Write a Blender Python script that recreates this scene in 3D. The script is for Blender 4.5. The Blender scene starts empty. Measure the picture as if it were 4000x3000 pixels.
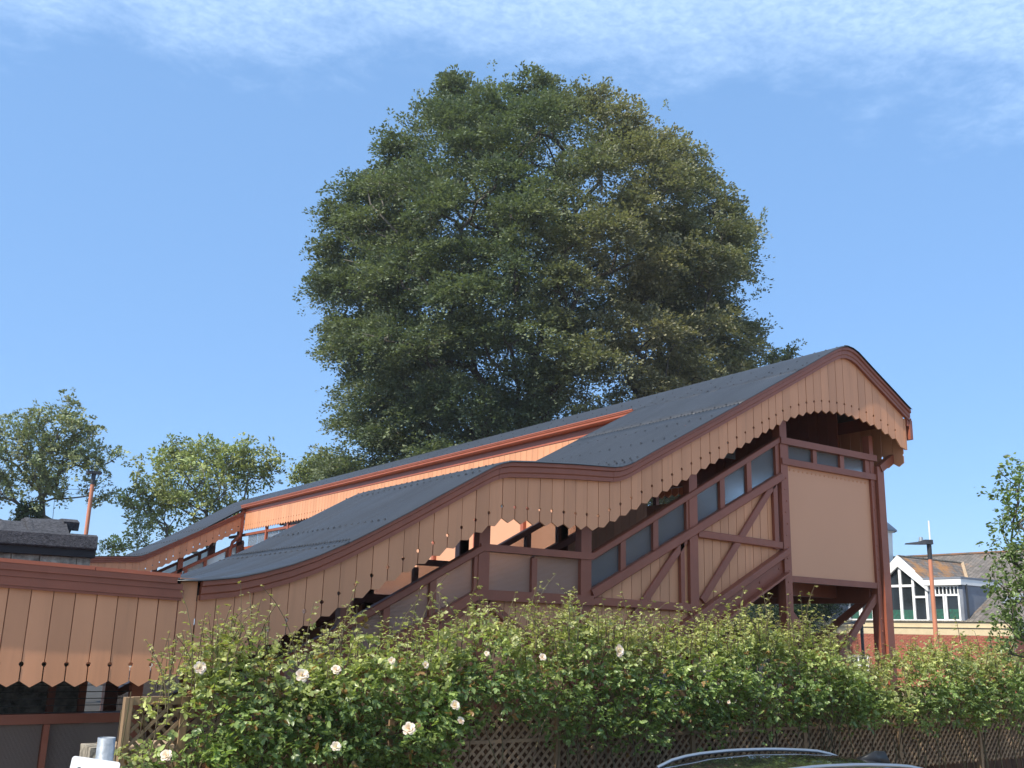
import bpy, math, random
import numpy as np
from mathutils import Vector, Matrix
random.seed(7); rng = np.random.default_rng(11)
scene = bpy.context.scene
COL = scene.collection
R = math.radians

# ------------------------------------------------------------------ camera
CAMZ = 2.6                                   # eye height above the car park (z below is relative to it, see zz())
def zz(z): return z + CAMZ
F = 3863.86 / 4000 * 36.0
pitch, roll, yaw = R(14.157), R(1.5988), R(-34.589)
def world_to_cam():
    c, s = math.cos(yaw), math.sin(yaw)
    Rz = np.array([[c, s, 0], [-s, c, 0], [0, 0, 1]])
    B = np.array([[1, 0, 0], [0, 0, -1], [0, 1, 0]])
    cp, sp = math.cos(pitch), math.sin(pitch)
    Rp = np.array([[1, 0, 0], [0, cp, sp], [0, -sp, cp]])
    cr, sr = math.cos(roll), math.sin(roll)
    Rr = np.array([[cr, -sr, 0], [sr, cr, 0], [0, 0, 1]])
    return Rr @ Rp @ B @ Rz
RC = world_to_cam()
cam = bpy.data.cameras.new('camera'); cam.sensor_width = 36.0; cam.lens = F
cam.clip_start = 0.05; cam.clip_end = 3000
camo = bpy.data.objects.new('camera', cam); COL.objects.link(camo)
rt, dn, fw = RC
M = Matrix(((rt[0], -dn[0], -fw[0], 0), (rt[1], -dn[1], -fw[1], 0), (rt[2], -dn[2], -fw[2], CAMZ), (0, 0, 0, 1)))
camo.matrix_world = M
scene.camera = camo
def at(x, y, depth):                         # a place seen at (x, y) of a 2212-wide picture, `depth` metres ahead
    k = 4000 / 2212
    d = RC.T @ np.array([(x * k - 2000) / 3863.86, (y * k - 1500) / 3863.86, 1.0])
    return d * depth + np.array([0, 0, CAMZ])

# ------------------------------------------------------------------ sun and sky
SUN_EL, SUN_A = R(47), R(7.9)
to_sun = Vector((-math.cos(SUN_A) * math.cos(SUN_EL), -math.sin(SUN_A) * math.cos(SUN_EL), math.sin(SUN_EL)))
sl = bpy.data.lights.new('sun', 'SUN'); sl.energy = 3.35; sl.angle = R(0.53); sl.color = (1.0, 0.93, 0.82)
so = bpy.data.objects.new('sun', sl); COL.objects.link(so)
so.rotation_euler = to_sun.to_track_quat('Z', 'Y').to_euler()
world = bpy.data.worlds.new('World'); scene.world = world; world.use_nodes = True
wn, wl = world.node_tree.nodes, world.node_tree.links
for n in list(wn): wn.remove(n)
def WN(t, **k):
    n = wn.new(t)
    for a, b in k.items(): setattr(n, a, b)
    return n
sky = WN('ShaderNodeTexSky', sky_type='NISHITA', sun_disc=False)
sky.sun_elevation = SUN_EL; sky.sun_rotation = math.atan2(to_sun.x, to_sun.y)
sky.air_density = 1.0; sky.dust_density = 0.4; sky.ozone_density = 4.0; sky.altitude = 50
tc = WN('ShaderNodeTexCoord')
sep = WN('ShaderNodeSeparateXYZ'); wl.new(tc.outputs['Generated'], sep.inputs[0])
def wmath(op, a, b=None, clamp=False):
    n = WN('ShaderNodeMath', operation=op, use_clamp=clamp)
    for i, v in enumerate((a, b)):
        if v is None: continue
        if isinstance(v, (int, float)): n.inputs[i].default_value = v
        else: wl.new(v, n.inputs[i])
    return n.outputs[0]
zc = wmath('MAXIMUM', sep.outputs['Z'], 0.04)
pxx = wmath('DIVIDE', sep.outputs['X'], zc); pyy = wmath('DIVIDE', sep.outputs['Y'], zc)
cmb = WN('ShaderNodeCombineXYZ'); wl.new(pxx, cmb.inputs[0]); wl.new(pyy, cmb.inputs[1])
def wnoise(scale, detail, rough, dist=0.0):
    n = WN('ShaderNodeTexNoise'); n.inputs['Scale'].default_value = scale; n.inputs['Detail'].default_value = detail
    n.inputs['Roughness'].default_value = rough; n.inputs['Distortion'].default_value = dist
    wl.new(cmb.outputs[0], n.inputs['Vector']); return n.outputs['Fac']
n_big = wnoise(1.6, 4, 0.55, 0.4); n_mid = wnoise(9.0, 6, 0.65, 0.3); n_fine = wnoise(44.0, 4, 0.65, 0.3)
along = wmath('ADD', wmath('MULTIPLY', pxx, 0.50), wmath('MULTIPLY', pyy, 0.86))     # a bank of high cloud with its edge across the view
edge = wmath('ADD', wmath('ADD', along, wmath('MULTIPLY', n_big, 0.65)), wmath('MULTIPLY', n_mid, 0.5))
bank = WN('ShaderNodeMapRange', interpolation_type='SMOOTHSTEP')
wl.new(edge, bank.inputs['Value']); bank.inputs['From Min'].default_value = 2.30; bank.inputs['From Max'].default_value = 1.92
tex = WN('ShaderNodeMapRange', interpolation_type='SMOOTHSTEP')
wl.new(wmath('ADD', wmath('MULTIPLY', n_mid, 0.4), wmath('MULTIPLY', n_fine, 0.6)), tex.inputs['Value'])
tex.inputs['From Min'].default_value = 0.30; tex.inputs['From Max'].default_value = 0.66
cl = wmath('MULTIPLY', bank.outputs[0], wmath('ADD', wmath('MULTIPLY', tex.outputs[0], 0.24), 0.20))
mixc = WN('ShaderNodeMixRGB'); wl.new(cl, mixc.inputs[0])
tint = WN('ShaderNodeMixRGB', blend_type='MULTIPLY'); tint.inputs[0].default_value = 1.0
tint.inputs[2].default_value = (0.86, 0.95, 1.08, 1); wl.new(sky.outputs[0], tint.inputs[1])
veil = WN('ShaderNodeMixRGB'); veil.inputs[0].default_value = 0.68; wl.new(tint.outputs[0], veil.inputs[1])
veil.inputs[2].default_value = (1.16, 2.22, 3.92, 1)                # thin high haze evens the sky out
wl.new(veil.outputs[0], mixc.inputs[1]); mixc.inputs[2].default_value = (4.4, 5.6, 7.2, 1)
bg = WN('ShaderNodeBackground'); wl.new(mixc.outputs[0], bg.inputs[0]); bg.inputs[1].default_value = 0.11
wo = WN('ShaderNodeOutputWorld'); wl.new(bg.outputs[0], wo.inputs[0])
scene.view_settings.view_transform = 'Standard'; scene.view_settings.look = 'None'
scene.view_settings.gamma = 1.0; scene.view_settings.exposure = 1.09
scene.cycles.max_bounces = 8; scene.cycles.transparent_max_bounces = 8
scene.cycles.caustics_reflective = False; scene.cycles.caustics_refractive = False

# ------------------------------------------------------------------ materials
def mat(name, color, rough=0.5, spec=0.4, metal=0.0, noise=0.0, nscale=4.0, color2=None, bump=0.0, bscale=40.0, stretch=(1, 1, 1), attr=None, transl=0.0, streak=0.0):
    m = bpy.data.materials.new(name); m.use_nodes = True
    nt = m.node_tree; N, L = nt.nodes, nt.links
    p = N['Principled BSDF']; p.inputs['Roughness'].default_value = rough
    p.inputs['Specular IOR Level'].default_value = spec; p.inputs['Metallic'].default_value = metal
    g = N.new('ShaderNodeTexCoord'); mp = N.new('ShaderNodeMapping'); mp.inputs['Scale'].default_value = stretch
    L.new(g.outputs['Object'], mp.inputs[0])
    src = None
    if attr:
        a = N.new('ShaderNodeAttribute'); a.attribute_name = attr; src = a.outputs['Color']
    if noise > 0:
        t = N.new('ShaderNodeTexNoise'); t.inputs['Scale'].default_value = nscale; t.inputs['Detail'].default_value = 6
        t.inputs['Roughness'].default_value = 0.62; L.new(mp.outputs[0], t.inputs['Vector'])
        ra = N.new('ShaderNodeMapRange'); ra.inputs['From Min'].default_value = 0.32; ra.inputs['From Max'].default_value = 0.68
        L.new(t.outputs['Fac'], ra.inputs['Value'])
        mx = N.new('ShaderNodeMixRGB'); L.new(ra.outputs[0], mx.inputs[0])
        c2 = color2 or tuple(c * (1 - noise) for c in color)
        if src is not None:
            mx.blend_type = 'MULTIPLY'; L.new(src, mx.inputs[1]); mx.inputs[2].default_value = (1 - noise,) * 3 + (1,)
        else:
            mx.inputs[1].default_value = (*color, 1); mx.inputs[2].default_value = (*c2, 1)
        src = mx.outputs[0]
    if streak > 0:
        oi = N.new('ShaderNodeObjectInfo'); rm = N.new('ShaderNodeMapRange'); rm.inputs['To Min'].default_value = 0.90; rm.inputs['To Max'].default_value = 1.07
        L.new(oi.outputs['Random'], rm.inputs['Value']); hv = N.new('ShaderNodeHueSaturation'); L.new(rm.outputs[0], hv.inputs['Value'])
        if src is not None: L.new(src, hv.inputs['Color'])
        else: hv.inputs['Color'].default_value = (*color, 1)
        src = hv.outputs[0]
    if streak > 0:                                   # rain-washed streaks of grime
        t = N.new('ShaderNodeTexNoise'); t.inputs['Scale'].default_value = 1.0; t.inputs['Detail'].default_value = 5
        mp2 = N.new('ShaderNodeMapping'); mp2.inputs['Scale'].default_value = (9, 9, 0.8)
        L.new(g.outputs['Object'], mp2.inputs[0]); L.new(mp2.outputs[0], t.inputs['Vector'])
        ra = N.new('ShaderNodeMapRange'); ra.inputs['From Min'].default_value = 0.55; ra.inputs['From Max'].default_value = 0.78
        ra.inputs['To Max'].default_value = streak
        L.new(t.outputs['Fac'], ra.inputs['Value'])
        mx = N.new('ShaderNodeMixRGB'); L.new(ra.outputs[0], mx.inputs[0])
        if src is not None: L.new(src, mx.inputs[1])
        else: mx.inputs[1].default_value = (*color, 1)
        mx.inputs[2].default_value = tuple(c * 0.45 for c in color) + (1,); src = mx.outputs[0]
    if src is None: p.inputs['Base Color'].default_value = (*color, 1)
    else: L.new(src, p.inputs['Base Color'])
    if bump > 0:
        t = N.new('ShaderNodeTexNoise'); t.inputs['Scale'].default_value = bscale; t.inputs['Detail'].default_value = 5
        L.new(mp.outputs[0], t.inputs['Vector'])
        b = N.new('ShaderNodeBump'); b.inputs['Strength'].default_value = bump; b.inputs['Distance'].default_value = 0.02
        L.new(t.outputs['Fac'], b.inputs['Height']); L.new(b.outputs[0], p.inputs['Normal'])
    if transl > 0:
        tr = N.new('ShaderNodeBsdfTranslucent'); ms = N.new('ShaderNodeMixShader'); ms.inputs[0].default_value = transl
        if src is not None:
            br = N.new('ShaderNodeMixRGB'); br.blend_type = 'MULTIPLY'; br.inputs[0].default_value = 1
            L.new(src, br.inputs[1]); br.inputs[2].default_value = (1.5, 1.6, 0.7, 1); L.new(br.outputs[0], tr.inputs[0])
        else: tr.inputs[0].default_value = (*color, 1)
        L.new(p.outputs[0], ms.inputs[1]); L.new(tr.outputs[0], ms.inputs[2])
        L.new(ms.outputs[0], N['Material Output'].inputs[0])
    return m
TAN = mat('tan_paint', (0.635, 0.298, 0.156), 0.5, 0.35, noise=0.12, nscale=3.0, bump=0.12, bscale=9, stretch=(1, 1, 0.15), streak=0.30)
PLATE = mat('tan_plate_paint', (0.63, 0.315, 0.180), 0.5, 0.35, noise=0.05, nscale=0.8)
BROWN = mat('brown_paint', (0.282, 0.088, 0.050), 0.42, 0.4, noise=0.16, nscale=4.0, bump=0.1, bscale=14, streak=0.2)
REDB = mat('gutter_red_paint', (0.37, 0.105, 0.055), 0.4, 0.4, noise=0.14, nscale=5.0)
ROOF = mat('grey_roof_sheet', (0.028, 0.030, 0.035), 0.38, 0.5, noise=0.35, nscale=1.3, stretch=(0.35, 3, 1), color2=(0.019, 0.020, 0.023))
BOLT = mat('dark_bolt', (0.02, 0.022, 0.026), 0.5)
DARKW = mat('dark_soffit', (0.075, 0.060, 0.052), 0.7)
TIMBER = mat('weathered_timber', (0.30, 0.20, 0.115), 0.75, 0.2, noise=0.35, nscale=7, stretch=(1, 1, 0.2), color2=(0.18, 0.125, 0.08), bump=0.25, bscale=30)
SLATT = mat('trellis_slat_timber', (0.36, 0.25, 0.155), 0.8, 0.2, noise=0.4, nscale=6, color2=(0.17, 0.115, 0.075))
WIRE = mat('black_wire', (0.012, 0.011, 0.011), 0.5)
GALV = mat('galvanised_steel', (0.34, 0.37, 0.40), 0.42, 0.5, metal=0.25, noise=0.4, nscale=28, color2=(0.20, 0.225, 0.25), bump=0.05)
FELT = mat('roofing_felt', (0.085, 0.085, 0.094), 0.9, 0.2, noise=0.5, nscale=30, color2=(0.030, 0.030, 0.034), bump=0.8, bscale=70)
BLACK = mat('black_board', (0.012, 0.012, 0.014), 0.6)
STONE = mat('weathered_stone', (0.42, 0.38, 0.31), 0.9, 0.2, noise=0.6, nscale=11, color2=(0.09, 0.082, 0.068), bump=0.7, bscale=26)
SANDST = mat('pale_sandstone', (0.46, 0.33, 0.21), 0.9, 0.2, noise=0.35, nscale=14, color2=(0.26, 0.20, 0.14), bump=0.4, bscale=40)
BARK = mat('grey_bark', (0.115, 0.10, 0.082), 0.9, 0.2, noise=0.45, nscale=3, color2=(0.05, 0.043, 0.035), bump=0.5, bscale=12)
BARKP = mat('pale_bark', (0.22, 0.20, 0.165), 0.9, 0.2, noise=0.45, nscale=3, color2=(0.10, 0.09, 0.075))
LEAF = mat('tree_leaf', (0.1, 0.1, 0.03), 0.6, 0.22, attr='col', transl=0.22)
RLEAF = mat('rose_leaf', (0.1, 0.15, 0.03), 0.38, 0.5, attr='col', transl=0.36)
CANE = mat('rose_cane', (0.115, 0.105, 0.045), 0.7, noise=0.4, nscale=9, color2=(0.09, 0.055, 0.035))
PETAL = mat('rose_petal', (0.82, 0.77, 0.72), 0.6, 0.2, transl=0.25, noise=0.12, nscale=30, color2=(0.80, 0.62, 0.55))
WHITE = mat('white_paint', (0.78, 0.78, 0.76), 0.5, 0.4, noise=0.06, nscale=4)
SIGNW = mat('white_sign_face', (0.80, 0.81, 0.82), 0.35, 0.5, noise=0.03, nscale=8)
INK = mat('black_lettering', (0.02, 0.02, 0.022), 0.5)
LEAD = mat('lead_sheet', (0.20, 0.22, 0.26), 0.6, 0.4, noise=0.25, nscale=2)
CREAM = mat('cream_stone_band', (0.58, 0.48, 0.31), 0.85, 0.2, noise=0.14, nscale=3)
CORTEN = mat('salmon_paint', (0.52, 0.205, 0.115), 0.5, 0.4, noise=0.1, nscale=3)
DGREY = mat('dark_grey_metal', (0.030, 0.032, 0.036), 0.45)
MORTAR = mat('lime_mortar', (0.42, 0.30, 0.22), 0.9)
CARP = mat('dark_car_paint', (0.012, 0.013, 0.014), 0.12, 0.6); CARP.node_tree.nodes['Principled BSDF'].inputs['Coat Weight'].default_value = 0.8
CHROME = mat('satin_rail_metal', (0.36, 0.38, 0.41), 0.32, 0.5, metal=0.85)
TYRE = mat('tyre_rubber', (0.015, 0.015, 0.015), 0.85)
DGLASS = mat('dark_window_glass', (0.015, 0.018, 0.02), 0.06, 0.6)
PLASTIC = mat('black_plastic', (0.014, 0.014, 0.015), 0.4)
BOUNCE_GROUND = mat('pale_bounce_ground', (0.31, 0.265, 0.21), 0.9, 0.2, noise=0.3, nscale=2, bump=0.3, bscale=120)  # unseen ground, made pale to bounce warm light onto the shaded faces
GREENF = mat('green_window_film', (0.02, 0.13, 0.085), 0.5, noise=0.7, nscale=9, color2=(0.03, 0.05, 0.045))

def brick_mat(name, a, b):
    m = bpy.data.materials.new(name); m.use_nodes = True; N, L = m.node_tree.nodes, m.node_tree.links
    oi = N.new('ShaderNodeObjectInfo'); g = N.new('ShaderNodeTexCoord')
    t = N.new('ShaderNodeTexNoise'); t.inputs['Scale'].default_value = 3.1; L.new(g.outputs['Object'], t.inputs['Vector'])
    ad = N.new('ShaderNodeMath'); ad.operation = 'ADD'; L.new(oi.outputs['Random'], ad.inputs[0]); L.new(t.outputs['Fac'], ad.inputs[1])
    mr = N.new('ShaderNodeMapRange'); mr.inputs['From Min'].default_value = 0.4; mr.inputs['From Max'].default_value = 1.5; L.new(ad.outputs[0], mr.inputs['Value'])
    mx = N.new('ShaderNodeMixRGB'); L.new(mr.outputs[0], mx.inputs[0]); mx.inputs[1].default_value = (*a, 1); mx.inputs[2].default_value = (*b, 1)
    p = N['Principled BSDF']; L.new(mx.outputs[0], p.inputs['Base Color']); p.inputs['Roughness'].default_value = 0.85
    return m
BRICK = brick_mat('red_brick', (0.36, 0.115, 0.068), (0.25, 0.070, 0.042))

def glass_mat(name, color, rough, wave_scale=90, vertical=False, strength=0.5, cloudy=0.0, diffuse_col=(0.26, 0.255, 0.25)):
    m = bpy.data.materials.new(name); m.use_nodes = True; N, L = m.node_tree.nodes, m.node_tree.links
    p = N['Principled BSDF']; p.inputs['Base Color'].default_value = (*color, 1)
    p.inputs['Transmission Weight'].default_value = 1.0; p.inputs['Roughness'].default_value = rough; p.inputs['IOR'].default_value = 1.15
    p.inputs['Specular IOR Level'].default_value = 0.6
    g = N.new('ShaderNodeTexCoord'); w = N.new('ShaderNodeTexWave'); w.inputs['Scale'].default_value = wave_scale
    w.bands_direction = 'X' if vertical else 'Z'; w.inputs['Distortion'].default_value = 2.0; w.inputs['Detail'].default_value = 3; w.inputs['Detail Scale'].default_value = 6
    L.new(g.outputs['Object'], w.inputs['Vector'])
    b = N.new('ShaderNodeBump'); b.inputs['Strength'].default_value = strength; b.inputs['Distance'].default_value = 0.01
    L.new(w.outputs['Fac'], b.inputs['Height']); L.new(b.outputs[0], p.inputs['Normal'])
    if cloudy > 0:
        d = N.new('ShaderNodeBsdfPrincipled'); d.inputs['Base Color'].default_value = (*diffuse_col, 1); d.inputs['Roughness'].default_value = 0.3
        L.new(b.outputs[0], d.inputs['Normal'])
        ms = N.new('ShaderNodeMixShader'); ms.inputs[0].default_value = cloudy
        L.new(p.outputs[0], ms.inputs[1]); L.new(d.outputs[0], ms.inputs[2]); L.new(ms.outputs[0], N['Material Output'].inputs[0])
    return m
PANE = glass_mat('obscured_glass', (0.95, 0.94, 0.93), 0.15, 26, False, 0.3, 0.34, (0.25, 0.26, 0.27))
PANE_L = glass_mat('pink_lit_reeded_glass', (0.95, 0.92, 0.90), 0.14, 22, False, 0.45, 0.40, (0.76, 0.46, 0.34))  # pink glow of the sunlit span wall put into the pane colour
PANE_F = glass_mat('sea_green_obscured_glass', (0.85, 0.92, 0.90), 0.3, 26, False, 0.4, 0.7, (0.36, 0.43, 0.41))
PANEL_ = glass_mat('reeded_glass', (0.70, 0.60, 0.55), 0.35, 30, True, 0.5, 0.62, (0.23, 0.17, 0.14))

def slate_mat():
    m = mat('lichened_slate', (0.125, 0.112, 0.10), 0.8, 0.3)
    N, L = m.node_tree.nodes, m.node_tree.links; p = N['Principled BSDF']
    g = N.new('ShaderNodeTexCoord'); bt = N.new('ShaderNodeTexBrick')
    mp = N.new('ShaderNodeMapping'); L.new(g.outputs['UV'], mp.inputs[0]); L.new(mp.outputs[0], bt.inputs['Vector'])
    bt.inputs['Scale'].default_value = 1.0; bt.inputs['Brick Width'].default_value = 0.30; bt.inputs['Row Height'].default_value = 0.22
    bt.inputs['Mortar Size'].default_value = 0.012; bt.inputs['Color1'].default_value = (0.105, 0.095, 0.085, 1)
    bt.inputs['Color2'].default_value = (0.17, 0.15, 0.135, 1); bt.inputs['Mortar'].default_value = (0.05, 0.045, 0.04, 1)
    return m, N, L, p, bt, g
def slate(name, lichen):
    m, N, L, p, bt, g = slate_mat(); m.name = name
    t = N.new('ShaderNodeTexNoise'); t.inputs['Scale'].default_value = 1.1; t.inputs['Detail'].default_value = 8; t.inputs['Roughness'].default_value = 0.7
    L.new(g.outputs['Object'], t.inputs['Vector'])
    mr = N.new('ShaderNodeMapRange'); mr.inputs['From Min'].default_value = 0.62 - 0.16 * lichen; mr.inputs['From Max'].default_value = 0.72 - 0.1 * lichen
    mr.inputs['To Max'].default_value = 0.25 + 0.6 * lichen; L.new(t.outputs['Fac'], mr.inputs['Value'])
    mx = N.new('ShaderNodeMixRGB'); L.new(mr.outputs[0], mx.inputs[0]); L.new(bt.outputs['Color'], mx.inputs[1])
    mx.inputs[2].default_value = (0.36, 0.17, 0.05, 1); L.new(mx.outputs[0], p.inputs['Base Color'])
    b = N.new('ShaderNodeBump'); b.inputs['Strength'].default_value = 0.4; b.inputs['Distance'].default_value = 0.02
    L.new(bt.outputs['Fac'], b.inputs['Height']); b.invert = True; L.new(b.outputs[0], p.inputs['Normal'])
    return m
SLATE1 = slate('slate_with_orange_lichen', 1.0); SLATE2 = slate('grey_slate', 0.25)

# ------------------------------------------------------------------ helpers
OFF = {}                                                  # world offset of every Empty
def tag(o, label=None, cat=None, group=None, kind=None):
    if label: o['label'] = label
    if cat: o['category'] = cat
    if group: o['group'] = group
    if kind: o['kind'] = kind
    return o
def thing(name, loc, label, cat, group=None, kind=None):
    o = bpy.data.objects.new(name, None); COL.objects.link(o); o.location = loc; o.empty_display_size = 0.2
    OFF[o.name] = Vector(loc); return tag(o, label, cat, group, kind)
def part_empty(name, parent):                              # a part that only gathers its own pieces
    o = bpy.data.objects.new(name, None); COL.objects.link(o); adopt(o, parent); OFF[o.name] = Vector((0, 0, 0)); o.empty_display_size = 0.1
    return o
def adopt(o, parent):
    if parent is None: return
    o.parent = parent
    o.matrix_parent_inverse = Matrix.Translation(-OFF.get(parent.name, Vector((0, 0, 0))))
def link(name, me, parent=None, loc=None):
    o = bpy.data.objects.new(name, me); COL.objects.link(o); adopt(o, parent)
    if loc is not None: o.location = loc
    return o
class MB:
    def __init__(s): s.v = []; s.f = []; s.sm = []
    def add(s, vs, fs, smooth=False):
        b = len(s.v); s.v += [tuple(p) for p in vs]; s.f += [tuple(i + b for i in f) for f in fs]; s.sm += [smooth] * len(fs); return s
    def box(s, x0, x1, y0, y1, z0, z1):
        v = [(x, y, z) for x in (x0, x1) for y in (y0, y1) for z in (z0, z1)]
        return s.add(v, [(0, 1, 3, 2), (4, 6, 7, 5), (0, 4, 5, 1), (2, 3, 7, 6), (0, 2, 6, 4), (1, 5, 7, 3)])
    def bar(s, a, b, w, d, up=(0, 0, 1), bevel=0.0):       # beam from a to b; w along the side, d along `up`
        a, b, up = Vector(a), Vector(b), Vector(up); t = (b - a).normalized()
        sd = t.cross(up).normalized(); u = sd.cross(t).normalized()
        if bevel > 0:
            c = [(-w/2, -d/2+bevel), (-w/2+bevel, -d/2), (w/2-bevel, -d/2), (w/2, -d/2+bevel), (w/2, d/2-bevel), (w/2-bevel, d/2), (-w/2+bevel, d/2), (-w/2, d/2-bevel)]
        else: c = [(-w/2, -d/2), (w/2, -d/2), (w/2, d/2), (-w/2, d/2)]
        n = len(c)
        vs = [a + sd*p + u*q for p, q in c] + [b + sd*p + u*q for p, q in c]
        return s.add(vs, [(i, (i+1) % n, n + (i+1) % n, n + i) for i in range(n)] + [tuple(range(n-1, -1, -1)), tuple(range(n, 2*n))])
    def prism(s, poly, axis, lo, hi):                      # polygon in the two other axes, extruded along `axis`
        n = len(poly)
        def P(p, h): return {'y': (p[0], h, p[1]), 'x': (h, p[0], p[1]), 'z': (p[0], p[1], h)}[axis]
        vs = [P(p, lo) for p in poly] + [P(p, hi) for p in poly]
        return s.add(vs, [tuple(range(n)), tuple(range(2*n-1, n-1, -1))] + [(i, n+i, n+(i+1) % n, (i+1) % n) for i in range(n)])
    def tube(s, pts, rad, sides=8, cap=True, smooth=True):
        pts = [Vector(p) for p in pts]; n = len(pts)
        rad = [rad]*n if isinstance(rad, (int, float)) else rad
        vs = []; ref = Vector((0.31, 0.17, 0.93))
        for i, p in enumerate(pts):
            t = (pts[min(i+1, n-1)] - pts[max(i-1, 0)]).normalized()
            a = t.cross(ref)
            if a.length < 1e-3: a = t.cross(Vector((1, 0, 0)))
            a.normalize(); b = t.cross(a)
            vs += [p + (a*math.cos(2*math.pi*k/sides) + b*math.sin(2*math.pi*k/sides))*rad[i] for k in range(sides)]
        fs = [(i*sides+k, i*sides+(k+1) % sides, (i+1)*sides+(k+1) % sides, (i+1)*sides+k) for i in range(n-1) for k in range(sides)]
        s.add(vs, fs, smooth)
        if cap: s.add([vs[k] for k in range(sides)], [tuple(range(sides))]); s.add([vs[(n-1)*sides+k] for k in range(sides)], [tuple(range(sides-1, -1, -1))])
        return s
    def sweep(s, path, section, up=None):                  # section points (y, dz) carried along a path in the XZ plane: (x, z)
        n = len(section); vs = [(x, q[0], z + q[1]) for x, z in path for q in section]; m = len(path)
        fs = [(i*n+k, i*n+(k+1) % n, (i+1)*n+(k+1) % n, (i+1)*n+k) for i in range(m-1) for k in range(n)]
        return s.add(vs, fs + [tuple(range(n-1, -1, -1)), tuple((m-1)*n+k for k in range(n))])
    def dome(s, c, r, axis=(0, -1, 0), h=0.6):             # a rivet or bolt head
        ax = Vector(axis).normalized(); a = ax.orthogonal().normalized(); b = ax.cross(a); c = Vector(c); k = 8
        r1 = [c + (a*math.cos(2*math.pi*i/k)+b*math.sin(2*math.pi*i/k))*r for i in range(k)]
        r2 = [c + ax*r*h*0.75 + (a*math.cos(2*math.pi*i/k)+b*math.sin(2*math.pi*i/k))*r*0.62 for i in range(k)]
        return s.add(r1 + r2, [(i, (i+1) % k, k+(i+1) % k, k+i) for i in range(k)] + [tuple(range(k, 2*k))])
    def mesh(s, name, m):
        me = bpy.data.meshes.new(name); me.from_pydata(s.v, [], s.f); me.materials.append(m)
        if any(s.sm): me.polygons.foreach_set('use_smooth', s.sm)
        import bmesh
        bm = bmesh.new(); bm.from_mesh(me); bmesh.ops.recalc_face_normals(bm, faces=bm.faces); bm.to_mesh(me); bm.free()
        return me
    def build(s, name, m, parent=None): return link(name, s.mesh(name, m), parent)
def fast_mesh(name, V, T, m, cols=None, smooth=False):     # V (n,3), T (k,3 or 4) numpy
    me = bpy.data.meshes.new(name); k = T.shape[1]
    me.vertices.add(len(V)); me.vertices.foreach_set('co', V.astype(np.float32).ravel())
    me.loops.add(T.size); me.loops.foreach_set('vertex_index', T.astype(np.int32).ravel())
    me.polygons.add(len(T)); me.polygons.foreach_set('loop_start', np.arange(0, T.size, k, dtype=np.int32))
    me.update(calc_edges=True)
    if smooth: me.polygons.foreach_set('use_smooth', np.ones(len(T), bool))
    if cols is not None:
        a = me.attributes.new('col', 'FLOAT_COLOR', 'FACE')
        a.data.foreach_set('color', np.concatenate([cols, np.ones((len(cols), 1))], 1).astype(np.float32).ravel())
    me.materials.append(m); me.validate(); return me
def unit(a): return a / np.maximum(np.linalg.norm(a, axis=-1, keepdims=True), 1e-9)
def leaves_simple(P, D, Nn, L, W):                          # rhombic leaves, one quad each
    D = unit(D); S = unit(np.cross(D, Nn)); L = L[:, None]; W = W[:, None]
    V = np.stack([P, P + D*L*0.45 + S*W*0.5, P + D*L, P + D*L*0.45 - S*W*0.5], 1).reshape(-1, 3)
    return V, np.arange(len(V)).reshape(-1, 4)
def leaves_folded(P, D, Nn, L, W):                          # ovate leaves folded along the midrib, 8 triangles each
    D = unit(D); S = unit(np.cross(D, Nn)); U = unit(np.cross(S, D)); L = L[:, None]; W = W[:, None]
    curl = rng.uniform(0.02, 0.28, (len(P), 1))
    pts = [P, P + D*L*.3 + S*W*.46, P + D*L*.68 + S*W*.38 - U*L*curl*.4, P + D*L - U*L*curl, P + D*L*.68 - S*W*.38 - U*L*curl*.4, P + D*L*.3 - S*W*.46,
           P + D*L*.32 - U*W*.16, P + D*L*.68 - U*W*.15 - U*L*curl*.4]
    V = np.stack(pts, 1).reshape(-1, 3)
    t = np.array([(0, 1, 6), (0, 6, 5), (6, 1, 2), (6, 2, 7), (5, 6, 7), (5, 7, 4), (7, 2, 3), (4, 7, 3)])
    T = (np.arange(len(P))[:, None, None]*8 + t[None]).reshape(-1, 3)
    return V, T
def rnd_dir(n):
    v = rng.normal(size=(n, 3)); return unit(v)

# ------------------------------------------------------------------ ground
g = MB(); g.add([(-1500, -1500, 0), (1500, -1500, 0), (1500, 1500, 0), (-1500, 1500, 0)], [(0, 1, 2, 3)])
gr = g.build('ground', BOUNCE_GROUND); tag(gr, kind='structure')
PLAT = mat('platform_tarmac', (0.06, 0.058, 0.055), 0.9, 0.2, noise=0.3, nscale=2)
pf = MB(); pf.add([(-60, 8.3, .004), (120, 8.3, .004), (120, 60, .004), (-60, 60, .004)], [(0, 1, 2, 3)]); tag(pf.build('platform', PLAT), kind='structure')

# ================================================================== the covered footbridge
PROF = [(2.80, .40), (3.05, .412), (3.37, .456), (3.64, .525), (3.92, .613), (4.196, .722), (4.474, .855), (4.803, 1.03), (5.235, 1.272), (5.763, 1.58), (6.18, 1.82),
        (6.32, 1.895), (6.42, 1.935), (6.53, 1.962), (6.912, 2.0), (7.477, 2.045), (7.921, 2.07), (8.13, 2.083), (8.25, 2.105), (8.36, 2.145), (8.47, 2.20), (8.77, 2.365), (9.31, 2.655),
        (9.919, 2.983), (10.806, 3.462), (11.345, 3.757), (11.917, 4.067), (12.418, 4.345), (12.63, 4.46), (12.78, 4.535), (12.90, 4.58), (13.02, 4.60), (13.15, 4.588), (13.28, 4.545),
        (13.42, 4.468), (13.6, 4.365), (13.745, 4.285), (14.158, 4.06), (14.51, 3.862), (14.634, 3.80)]
KP = 0.9915
PROF = [(x*KP, zz(z*KP)) for x, z in PROF]
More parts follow.
